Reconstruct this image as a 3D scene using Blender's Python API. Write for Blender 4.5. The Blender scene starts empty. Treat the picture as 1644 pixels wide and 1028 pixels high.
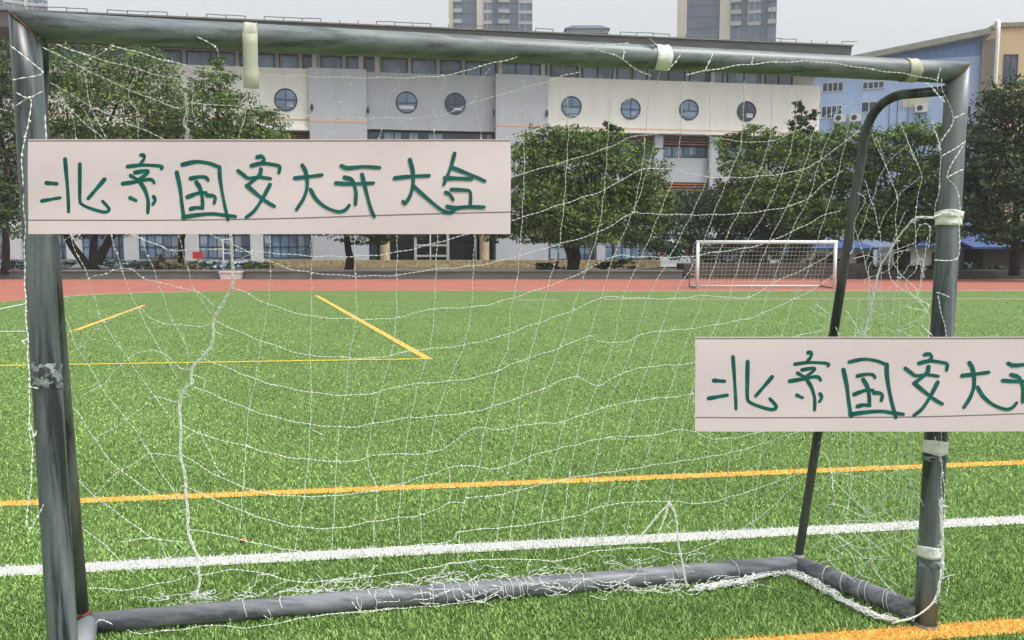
import bpy, math, random
import numpy as np
from math import radians as RAD, pi, sin, cos, tan
from mathutils import Vector
random.seed(7); RNG = np.random.default_rng(11)
sc = bpy.context.scene
COL = sc.collection

# ------------------------------------------------------------------ camera
CAM_H, FPX, PITCH = 1.38, 1280.0, RAD(5.3)
cam_d = bpy.data.cameras.new('camera'); cam = bpy.data.objects.new('camera', cam_d); COL.objects.link(cam)
cam.location = (0, 0, CAM_H); cam.rotation_euler = (pi/2 - PITCH, 0, 0)
cam_d.sensor_width = 36.0; cam_d.lens = FPX/1644*36.0
cam_d.clip_start = 0.05; cam_d.clip_end = 3000
sc.camera = cam

# ------------------------------------------------------------------ sky, sun, exposure
SUN_EL, SUN_AZ = 60.0, 62.0       # azimuth: degrees to the right of the viewing direction's opposite (hazy sun high on the right)
w = bpy.data.worlds.new('World'); sc.world = w; w.use_nodes = True
nt = w.node_tree; nt.nodes.clear()
sky = nt.nodes.new('ShaderNodeTexSky'); sky.sky_type = 'NISHITA'; sky.sun_disc = False
sky.sun_elevation = RAD(SUN_EL); sky.sun_rotation = RAD(180-SUN_AZ)
sky.air_density = 1.6; sky.dust_density = 6.0; sky.ozone_density = 1.0
hs = nt.nodes.new('ShaderNodeHueSaturation'); hs.inputs['Saturation'].default_value = 0.16
bg = nt.nodes.new('ShaderNodeBackground'); bg.inputs['Strength'].default_value = 0.15
out = nt.nodes.new('ShaderNodeOutputWorld')
nt.links.new(sky.outputs[0], hs.inputs['Color']); nt.links.new(hs.outputs[0], bg.inputs[0]); nt.links.new(bg.outputs[0], out.inputs[0])
sun_d = bpy.data.lights.new('sun', 'SUN'); sun = bpy.data.objects.new('sun', sun_d); COL.objects.link(sun)
sun_d.energy = 1.3; sun_d.angle = RAD(12); sun_d.color = (1.0, 0.96, 0.9)
sa = RAD(SUN_AZ); se = RAD(SUN_EL)
sv = Vector((sin(sa)*cos(se), -cos(sa)*cos(se), sin(se)))       # towards the sun
sun.rotation_euler = sv.to_track_quat('Z', 'Y').to_euler(); sun.location = (0, 0, 40)
sc.view_settings.view_transform = 'Standard'; sc.view_settings.look = 'None'
sc.view_settings.exposure = 0.65; sc.view_settings.gamma = 1.0
sc.cycles.max_bounces = 6; sc.cycles.diffuse_bounces = 3; sc.cycles.transparent_max_bounces = 4

# ------------------------------------------------------------------ helpers
O = np.array([0, 0, CAM_H])
def ray(px, py):
    a = (px-822)/FPX; b = -(py-514)/FPX
    return np.array([a, cos(PITCH)+b*sin(PITCH), -sin(PITCH)+b*cos(PITCH)])
def at(px, py, Y):                       # world point at distance Y seen there
    r = ray(px, py); return O + r*(Y/r[1])
def ground(px, py, z=0.0):
    r = ray(px, py); return O + r*((z-CAM_H)/r[2])
def on_plane(px, py, P0, n):
    r = ray(px, py); return O + r*(np.dot(np.asarray(P0)-O, n)/np.dot(r, n))

def tag(o, label=None, cat=None, group=None, kind=None):
    if label: o['label'] = label
    if cat: o['category'] = cat
    if group: o['group'] = group
    if kind: o['kind'] = kind
    return o
def thing(name, label, cat, loc=(0, 0, 0), rotz=0.0, group=None):
    o = bpy.data.objects.new(name, None); COL.objects.link(o)
    o.location = loc; o.rotation_euler = (0, 0, rotz); o.empty_display_size = 0.2
    o['_x'] = 0; del o['_x']
    return tag(o, label, cat, group)
def frame_of(parent):
    while parent.parent: parent = parent.parent
    return np.array(parent.location), parent.rotation_euler.z

class MB:
    """collects faces in WORLD coordinates, builds one mesh object"""
    def __init__(s): s.v = []; s.f = []; s.mi = []; s.n = 0; s.cur = 0
    def add(s, verts, faces):
        k = s.n; s.v.extend([tuple(map(float, p)) for p in verts]); s.n += len(verts)
        s.f.extend([tuple(i+k for i in f) for f in faces]); s.mi.extend([s.cur]*len(faces)); return s
    def box(s, a, b, c=None, ax=None):
        """a = centre-free min corner, b = max corner in axes ax (ex,ey,ez,origin)"""
        (x0, y0, z0), (x1, y1, z1) = a, b
        P = [(x0,y0,z0),(x1,y0,z0),(x1,y1,z0),(x0,y1,z0),(x0,y0,z1),(x1,y0,z1),(x1,y1,z1),(x0,y1,z1)]
        if ax is not None: P = [ax(*p) for p in P]
        return s.add(P, [(0,3,2,1),(4,5,6,7),(0,1,5,4),(1,2,6,5),(2,3,7,6),(3,0,4,7)])
    def tube(s, pts, r, n=8, caps=True, rr=None, flat=1.0):
        pts = [np.asarray(p, float) for p in pts]; m = len(pts)
        rad = rr if rr is not None else [r]*m
        ref = np.array([0.13, 0.31, 0.94]); V = []
        T0 = pts[1]-pts[0]
        if abs(np.dot(T0/np.linalg.norm(T0), ref)) > .9: ref = np.array([0.9, 0.3, 0.1])
        for i in range(m):
            t = pts[min(i+1, m-1)]-pts[max(i-1, 0)]; t = t/(np.linalg.norm(t)+1e-12)
            a = np.cross(ref, t); a /= np.linalg.norm(a)+1e-12; b = np.cross(t, a)
            ref = b if True else ref
            for k in range(n):
                an = 2*pi*k/n; V.append(pts[i]+rad[i]*(cos(an)*a+sin(an)*b*flat))
        F = [(i*n+k, i*n+(k+1) % n, (i+1)*n+(k+1) % n, (i+1)*n+k) for i in range(m-1) for k in range(n)]
        if caps: F += [tuple(range(n))[::-1], tuple((m-1)*n+k for k in range(n))]
        return s.add(V, F)
    def lathe(s, c, prof, n=16, axis=(0,0,1)):
        ax = np.asarray(axis, float); ax /= np.linalg.norm(ax)
        a = np.cross(ax, (0.3, 0.9, 0.1)); a /= np.linalg.norm(a); b = np.cross(ax, a); c = np.asarray(c, float)
        V = []
        for (r, h) in prof:
            for k in range(n): V.append(c+ax*h+r*(cos(2*pi*k/n)*a+sin(2*pi*k/n)*b))
        m = len(prof)
        F = [(i*n+k, i*n+(k+1) % n, (i+1)*n+(k+1) % n, (i+1)*n+k) for i in range(m-1) for k in range(n)]
        F += [tuple(range(n))[::-1], tuple((m-1)*n+k for k in range(n))]
        return s.add(V, F)
    def prism(s, poly, vec):
        P = [np.asarray(p, float) for p in poly]; v = np.asarray(vec, float); n = len(P)
        return s.add(P+[p+v for p in P], [tuple(range(n))[::-1], tuple(range(n, 2*n))]+[(i, (i+1) % n, n+(i+1) % n, n+i) for i in range(n)])
    def build(s, name, mat, parent=None, smooth=False, origin=None, mats=None):
        V = np.array(s.v, float)
        if parent is not None: loc, rz = frame_of(parent)
        elif origin is not None: loc, rz = np.asarray(origin, float), 0.0
        else:
            loc = np.array([(V[:,0].min()+V[:,0].max())/2, (V[:,1].min()+V[:,1].max())/2, V[:,2].min()]); rz = 0.0
        V = V-loc
        if rz:
            c_, s_ = cos(-rz), sin(-rz); V = np.stack([V[:,0]*c_-V[:,1]*s_, V[:,0]*s_+V[:,1]*c_, V[:,2]], 1)
        me = bpy.data.meshes.new(name); me.from_pydata(V.tolist(), [], s.f); me.update()
        for m_ in (mats or [mat]): me.materials.append(m_)
        if mats: me.polygons.foreach_set('material_index', s.mi)
        if smooth: me.polygons.foreach_set('use_smooth', [True]*len(me.polygons))
        o = bpy.data.objects.new(name, me); COL.objects.link(o)
        if parent is not None: o.parent = parent
        else: o.location = loc
        return o

def quads_object(name, V, mat, parent=None, col=None, k=4, origin=None):
    """fast mesh from an (N,k,3) array of faces, optional (N,3) colours"""
    N = len(V); loc = frame_of(parent)[0] if parent is not None else (np.asarray(origin) if origin is not None else np.zeros(3))
    me = bpy.data.meshes.new(name)
    me.vertices.add(N*k); me.vertices.foreach_set('co', (V-loc).astype(np.float32).ravel())
    me.loops.add(N*k); me.loops.foreach_set('vertex_index', np.arange(N*k, dtype=np.int32))
    me.polygons.add(N); me.polygons.foreach_set('loop_start', np.arange(0, N*k, k, dtype=np.int32))
    me.update(calc_edges=True); me.materials.append(mat)
    if col is not None:
        a = me.attributes.new('tone', 'FLOAT_COLOR', 'POINT')
        c4 = np.concatenate([np.repeat(col, k, 0), np.ones((N*k, 1))], 1).astype(np.float32); a.data.foreach_set('color', c4.ravel())
    o = bpy.data.objects.new(name, me); COL.objects.link(o)
    if parent is not None: o.parent = parent
    else: o.location = loc
    return o

def catmull(P, step):
    P = [np.asarray(p, float) for p in P]
    if len(P) == 2: P = [P[0], (P[0]+P[1])/2, P[1]]
    Q = [2*P[0]-P[1]]+P+[2*P[-1]-P[-2]]; o = []
    for i in range(1, len(Q)-2):
        a, b, c, d = Q[i-1:i+3]; L = np.linalg.norm(c-b); n = max(2, int(L/step))
        for j in range(n):
            t = j/n; o.append(.5*((2*b)+(c-a)*t+(2*a-5*b+4*c-d)*t*t+(3*b-a-3*c+d)*t**3))
    o.append(P[-1]); return o

# ------------------------------------------------------------------ materials
def srgb(r, g, b):
    f = lambda c: (c/12.92 if c <= .04045 else ((c+.055)/1.055)**2.4)
    return tuple(f(c/255) for c in (r, g, b))
def mat(name, c, rough=.6, metal=0.0, var=.12, scale=3.0, bump=0.0, bscale=60.0, detail=6, coat=0.0, spec=.4, c2=None, stretch=None, trans=None):
    m = bpy.data.materials.new(name); m.use_nodes = True; t = m.node_tree; P = t.nodes['Principled BSDF']
    P.inputs['Roughness'].default_value = rough; P.inputs['Metallic'].default_value = metal
    P.inputs['Specular IOR Level'].default_value = spec; P.inputs['Coat Weight'].default_value = coat
    tc = t.nodes.new('ShaderNodeTexCoord'); mp = t.nodes.new('ShaderNodeMapping'); t.links.new(tc.outputs['Object'], mp.inputs[0])
    if stretch: mp.inputs['Scale'].default_value = stretch
    n = t.nodes.new('ShaderNodeTexNoise'); n.inputs['Scale'].default_value = scale; n.inputs['Detail'].default_value = detail
    t.links.new(mp.outputs[0], n.inputs['Vector'])
    r = t.nodes.new('ShaderNodeValToRGB'); r.color_ramp.elements[0].position = .3; r.color_ramp.elements[1].position = .7
    lo = tuple(max(0, x*(1-var)) for x in c) if c2 is None else c2
    hi = tuple(min(1, x*(1+var)) for x in c) if c2 is None else c
    r.color_ramp.elements[0].color = (*lo, 1); r.color_ramp.elements[1].color = (*hi, 1)
    t.links.new(n.outputs[0], r.inputs[0]); t.links.new(r.outputs[0], P.inputs['Base Color'])
    if bump:
        n2 = t.nodes.new('ShaderNodeTexNoise'); n2.inputs['Scale'].default_value = bscale; n2.inputs['Detail'].default_value = 4
        t.links.new(mp.outputs[0], n2.inputs['Vector'])
        b = t.nodes.new('ShaderNodeBump'); b.inputs['Strength'].default_value = bump; b.inputs['Distance'].default_value = .02
        t.links.new(n2.outputs[0], b.inputs['Height']); t.links.new(b.outputs[0], P.inputs['Normal'])
    return m
def attr_mat(name, rough=.6, transl=.25, spec=.25):
    m = bpy.data.materials.new(name); m.use_nodes = True; t = m.node_tree; P = t.nodes['Principled BSDF']
    P.inputs['Roughness'].default_value = rough; P.inputs['Specular IOR Level'].default_value = spec
    a = t.nodes.new('ShaderNodeAttribute'); a.attribute_name = 'tone'
    t.links.new(a.outputs['Color'], P.inputs['Base Color'])
    if transl:
        tr = t.nodes.new('ShaderNodeBsdfTranslucent'); mx = t.nodes.new('ShaderNodeMixShader'); mx.inputs[0].default_value = transl
        t.links.new(a.outputs['Color'], tr.inputs[0]); t.links.new(P.outputs[0], mx.inputs[1]); t.links.new(tr.outputs[0], mx.inputs[2])
        t.links.new(mx.outputs[0], t.nodes['Material Output'].inputs[0])
    return m
def tile_mat(name, c, grout, sx=.25, sz=.12, rough=.5):
    """small wall tiles laid in object space (x along, z up)"""
    m = bpy.data.materials.new(name); m.use_nodes = True; t = m.node_tree; P = t.nodes['Principled BSDF']
    P.inputs['Roughness'].default_value = rough
    tc = t.nodes.new('ShaderNodeTexCoord'); sp = t.nodes.new('ShaderNodeSeparateXYZ'); cb = t.nodes.new('ShaderNodeCombineXYZ')
    t.links.new(tc.outputs['Object'], sp.inputs[0]); t.links.new(sp.outputs[0], cb.inputs[0]); t.links.new(sp.outputs[2], cb.inputs[1])
    b = t.nodes.new('ShaderNodeTexBrick'); b.offset = 0.0; b.inputs['Scale'].default_value = 1.0
    b.inputs['Brick Width'].default_value = sx; b.inputs['Row Height'].default_value = sz; b.inputs['Mortar Size'].default_value = .012
    b.inputs['Color1'].default_value = (*c, 1); b.inputs['Color2'].default_value = (*[x*.95 for x in c], 1); b.inputs['Mortar'].default_value = (*grout, 1)
    t.links.new(cb.outputs[0], b.inputs['Vector'])
    n = t.nodes.new('ShaderNodeTexNoise'); n.inputs['Scale'].default_value = .6; n.inputs['Detail'].default_value = 9; n.inputs['Roughness'].default_value = .6
    mp = t.nodes.new('ShaderNodeMapping'); mp.inputs['Scale'].default_value = (2.2, 2.2, .35); t.links.new(tc.outputs['Object'], mp.inputs[0]); t.links.new(mp.outputs[0], n.inputs['Vector'])
    mr = t.nodes.new('ShaderNodeMapRange'); mr.inputs[1].default_value = .3; mr.inputs[2].default_value = .7; mr.inputs[3].default_value = .92; mr.inputs[4].default_value = 1.05
    t.links.new(n.outputs[0], mr.inputs[0])
    mx = t.nodes.new('ShaderNodeMix'); mx.data_type = 'RGBA'; mx.blend_type = 'MULTIPLY'; mx.inputs[0].default_value = 1.0
    t.links.new(b.outputs[0], mx.inputs[6]); t.links.new(mr.outputs[0], mx.inputs[7]); t.links.new(mx.outputs[2], P.inputs['Base Color'])
    return m
def glass_mat(name, c, var=.35, scale=.8):
    m = mat(name, c, rough=.12, var=var, scale=scale, spec=.7); return m

# ================================================================== ground, track, pitch
def sheet(name, poly, z, m, hole=None):
    me = bpy.data.meshes.new(name); me.from_pydata([(x, y, 0) for x, y in poly], [], [tuple(range(len(poly)))]); me.update()
    if me.polygons[0].normal.z < 0: me.flip_normals()
    me.materials.append(m); o = bpy.data.objects.new(name, me); COL.objects.link(o); o.location.z = z
    return tag(o, kind='structure')
M_soil = mat('dry_earth', srgb(96, 88, 74), rough=.95, var=.3, scale=.8, bump=.5)
M_track = mat('red_track_rubber', srgb(152, 94, 80), rough=.9, var=.12, scale=1.2, bump=.3, bscale=300)
M_track2 = mat('white_track_paint', srgb(225, 215, 205), rough=.8, var=.05)
sheet('ground', [(-420, -30), (420, -30), (420, 420), (-420, 420)], -.03, M_soil)
sheet('running_track', [(-120, -20), (120, -20), (120, 33.6), (-120, 33.6)], -.012, M_track)

M_turf = bpy.data.materials.new('artificial_turf'); M_turf.use_nodes = True
t = M_turf.node_tree; P = t.nodes['Principled BSDF']; P.inputs['Roughness'].default_value = .75; P.inputs['Specular IOR Level'].default_value = .2
tc = t.nodes.new('ShaderNodeTexCoord')
def noise(scale, detail=4, vec=None):
    n = t.nodes.new('ShaderNodeTexNoise'); n.inputs['Scale'].default_value = scale; n.inputs['Detail'].default_value = detail
    t.links.new(vec or tc.outputs['Object'], n.inputs['Vector']); return n
n1 = noise(75, 5); n2 = noise(.5, 6); n3 = noise(9, 5)
r1 = t.nodes.new('ShaderNodeValToRGB'); e = r1.color_ramp.elements; e[0].position = .36; e[1].position = .64
TURF_LO = (.042, .083, .018); TURF_HI = (.186, .284, .088)
e[0].color = (*TURF_LO, 1); e[1].color = (*TURF_HI, 1); t.links.new(n1.outputs[0], r1.inputs[0])  # base sheet darker than the fibres, painting in the shade of gaps
mr = t.nodes.new('ShaderNodeMapRange'); mr.inputs[1].default_value = .3; mr.inputs[2].default_value = .7; mr.inputs[3].default_value = .86; mr.inputs[4].default_value = 1.1
ad = t.nodes.new('ShaderNodeMath'); ad.operation = 'MULTIPLY_ADD'; ad.inputs[1].default_value = .5
t.links.new(n3.outputs[0], ad.inputs[0])
hf = t.nodes.new('ShaderNodeMath'); hf.operation = 'MULTIPLY'; hf.inputs[1].default_value = .5; t.links.new(n2.outputs[0], hf.inputs[0])
t.links.new(hf.outputs[0], ad.inputs[2]); t.links.new(ad.outputs[0], mr.inputs[0])
mx = t.nodes.new('ShaderNodeMix'); mx.data_type = 'RGBA'; mx.blend_type = 'MULTIPLY'; mx.inputs[0].default_value = 1
t.links.new(r1.outputs[0], mx.inputs[6]); t.links.new(mr.outputs[0], mx.inputs[7]); t.links.new(mx.outputs[2], P.inputs['Base Color'])
bp = t.nodes.new('ShaderNodeBump'); bp.inputs['Strength'].default_value = .6; bp.inputs['Distance'].default_value = .02
t.links.new(n1.outputs[0], bp.inputs['Height']); t.links.new(bp.outputs[0], P.inputs['Normal'])

edge = [tuple(ground(x, y)[:2]) for x, y in ((0, 485), (60, 480), (130, 474.5), (190, 471.5), (250, 469.5), (320, 468), (400, 467))]
edge = [(-13.1, -12), (-13.1, 12), (-12.95, 16)] + edge
sheet('football_pitch', edge + [(14, 24.6), (90, 24.7), (90, -12)], 0.0, M_turf)
def strip_poly(pts, wd):
    a = []; b = []
    for i, p in enumerate(pts):
        q0 = np.array(pts[max(i-1, 0)]); q1 = np.array(pts[min(i+1, len(pts)-1)]); d = (q1-q0)/np.linalg.norm(q1-q0); n = np.array([-d[1], d[0]])
        a.append(tuple(np.array(p)+n*wd/2)); b.append(tuple(np.array(p)-n*wd/2))
    return a+b[::-1]
M_wl = mat('white_line_turf', srgb(198, 202, 194), rough=.8, var=.10, scale=90, bump=.5, bscale=80)
M_ol = mat('orange_line_turf', srgb(222, 172, 82), rough=.8, var=.16, scale=90, bump=.5, bscale=80)
M_yl = mat('yellow_line_turf', srgb(190, 176, 60), rough=.8, var=.16, scale=90)
g2 = lambda x, y: np.array(ground(x, y)[:2])
def ext(a, b, fa, fb): a = np.array(a); b = np.array(b); d = b-a; return [tuple(a-d*fa), tuple(b+d*fb)]
LINES = [  # pts, width, material, colour of blades
 (ext(g2(0, 810.5), g2(1644, 743.5), .8, 1.2), .088, M_ol, 'o'),
 (ext(g2(0, 920), g2(1644, 836), .8, 1.2), .108, M_wl, 'w'),
 (ext(g2(1220, 1038), g2(1644, 1007), 3, 3), .098, M_ol, 'o'),
 ([tuple(g2(508, 475)), tuple(g2(689, 578))], .10, M_ol, 'o'),
 ([tuple(g2(122, 531)), tuple(g2(232, 490.5))], .10, M_ol, 'o'),
 (ext(g2(0, 588), g2(690, 577), 1, 0), .085, M_yl, 'y'),
 (ext(g2(-10, 533), g2(46, 533), .5, 0), .09, M_wl, 'w'),
 (ext(g2(968, 481), g2(1644, 480.5), 0, .8), .10, M_wl, 'w'),
 (ext(g2(828, 482.5), g2(898, 482.5), 0, 0), .10, M_wl, 'w'),
 ([tuple(g2(x, y)) for x, y in ((-60, 512), (0, 497), (45, 487.5), (105, 477), (170, 472.5), (250, 470.2), (330, 469))], .09, M_wl, 'w'),
 (ext(g2(800, 468.3), g2(1300, 468), 0, .8), .10, M_wl, 'w'),
]
for i, (pts, wd, m, c) in enumerate(LINES): sheet('pitch_line', strip_poly(pts, wd), .004+.0008*i, m)

# turf pile: individual fibres near the camera, painted where the lines run
def turf_pile(N=1000000):
    u = RNG.random(N); y0, y1 = 1.3, 24.3
    Y = 1/(1/y0+u*(1/y1-1/y0))
    Y = Y.astype(float); half = .74*Y+1.6; X = (RNG.random(N)*2-1)*half
    ok = (X > -12.8) & (RNG.random(len(X)) < np.clip((half-np.abs(X))/1.4, 0, 1)) & (RNG.random(len(X)) < np.clip((24.3-Y)/9, 0, 1)); X, Y = X[ok], Y[ok]; N = len(X)
    hgt = (.009+.009*RNG.random(N)); wid = (.0020+.0010*Y)*(.7+.6*RNG.random(N))
    an = RNG.random(N)*2*pi; lean = hgt*(.2+.75*RNG.random(N)); la = an+pi/2+RNG.normal(0, .6, N)
    ca, sa_ = np.cos(an)*wid/2, np.sin(an)*wid/2
    V = np.zeros((N, 4, 3)); tip = .45
    lx, ly = np.cos(la)*lean, np.sin(la)*lean
    V[:, 0] = np.stack([X-ca, Y-sa_, 0*X+.002], 1); V[:, 1] = np.stack([X+ca, Y+sa_, 0*X+.002], 1)
    V[:, 2] = np.stack([X+ca*tip+lx, Y+sa_*tip+ly, hgt], 1); V[:, 3] = np.stack([X-ca*tip+lx, Y-sa_*tip+ly, hgt], 1)
    lo, hi = np.array(TURF_LO)*np.array([1.75, 1.65, 1.6]), np.array(TURF_HI)*np.array([2.12, 2.14, 2.15])
    k = RNG.random(N); k = k*k*(3-2*k); k = np.clip(k+.12*np.sin(X*1.9+np.sin(Y*1.3))*np.sin(Y*2.3), 0, 1)[:, None]
    C = lo*(1-k)+hi*k; C *= (.9+.2*RNG.random(N))[:, None]
    cc = dict(o=srgb(232, 188, 104), w=srgb(222, 225, 222), y=srgb(190, 178, 66))
    for pts, wd, m, c in LINES:
        if len(pts) != 2: continue
        a, b = np.array(pts[0]), np.array(pts[1]); d = b-a; L = np.linalg.norm(d); d /= L
        s = (X-a[0])*d[0]+(Y-a[1])*d[1]; q = -(X-a[0])*d[1]+(Y-a[1])*d[0]
        m_ = (s > 0) & (s < L) & (np.abs(q) < wd/2)
        C[m_] = np.array(cc[c])*(.82+.25*RNG.random(m_.sum()))[:, None]
    o = quads_object('turf_fibres', V, attr_mat('turf_fibre', .6, .2, .25), None, C)
    tag(o, 'short green artificial turf fibres with painted white and orange lines', 'turf', kind='stuff')
turf_pile()
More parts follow.
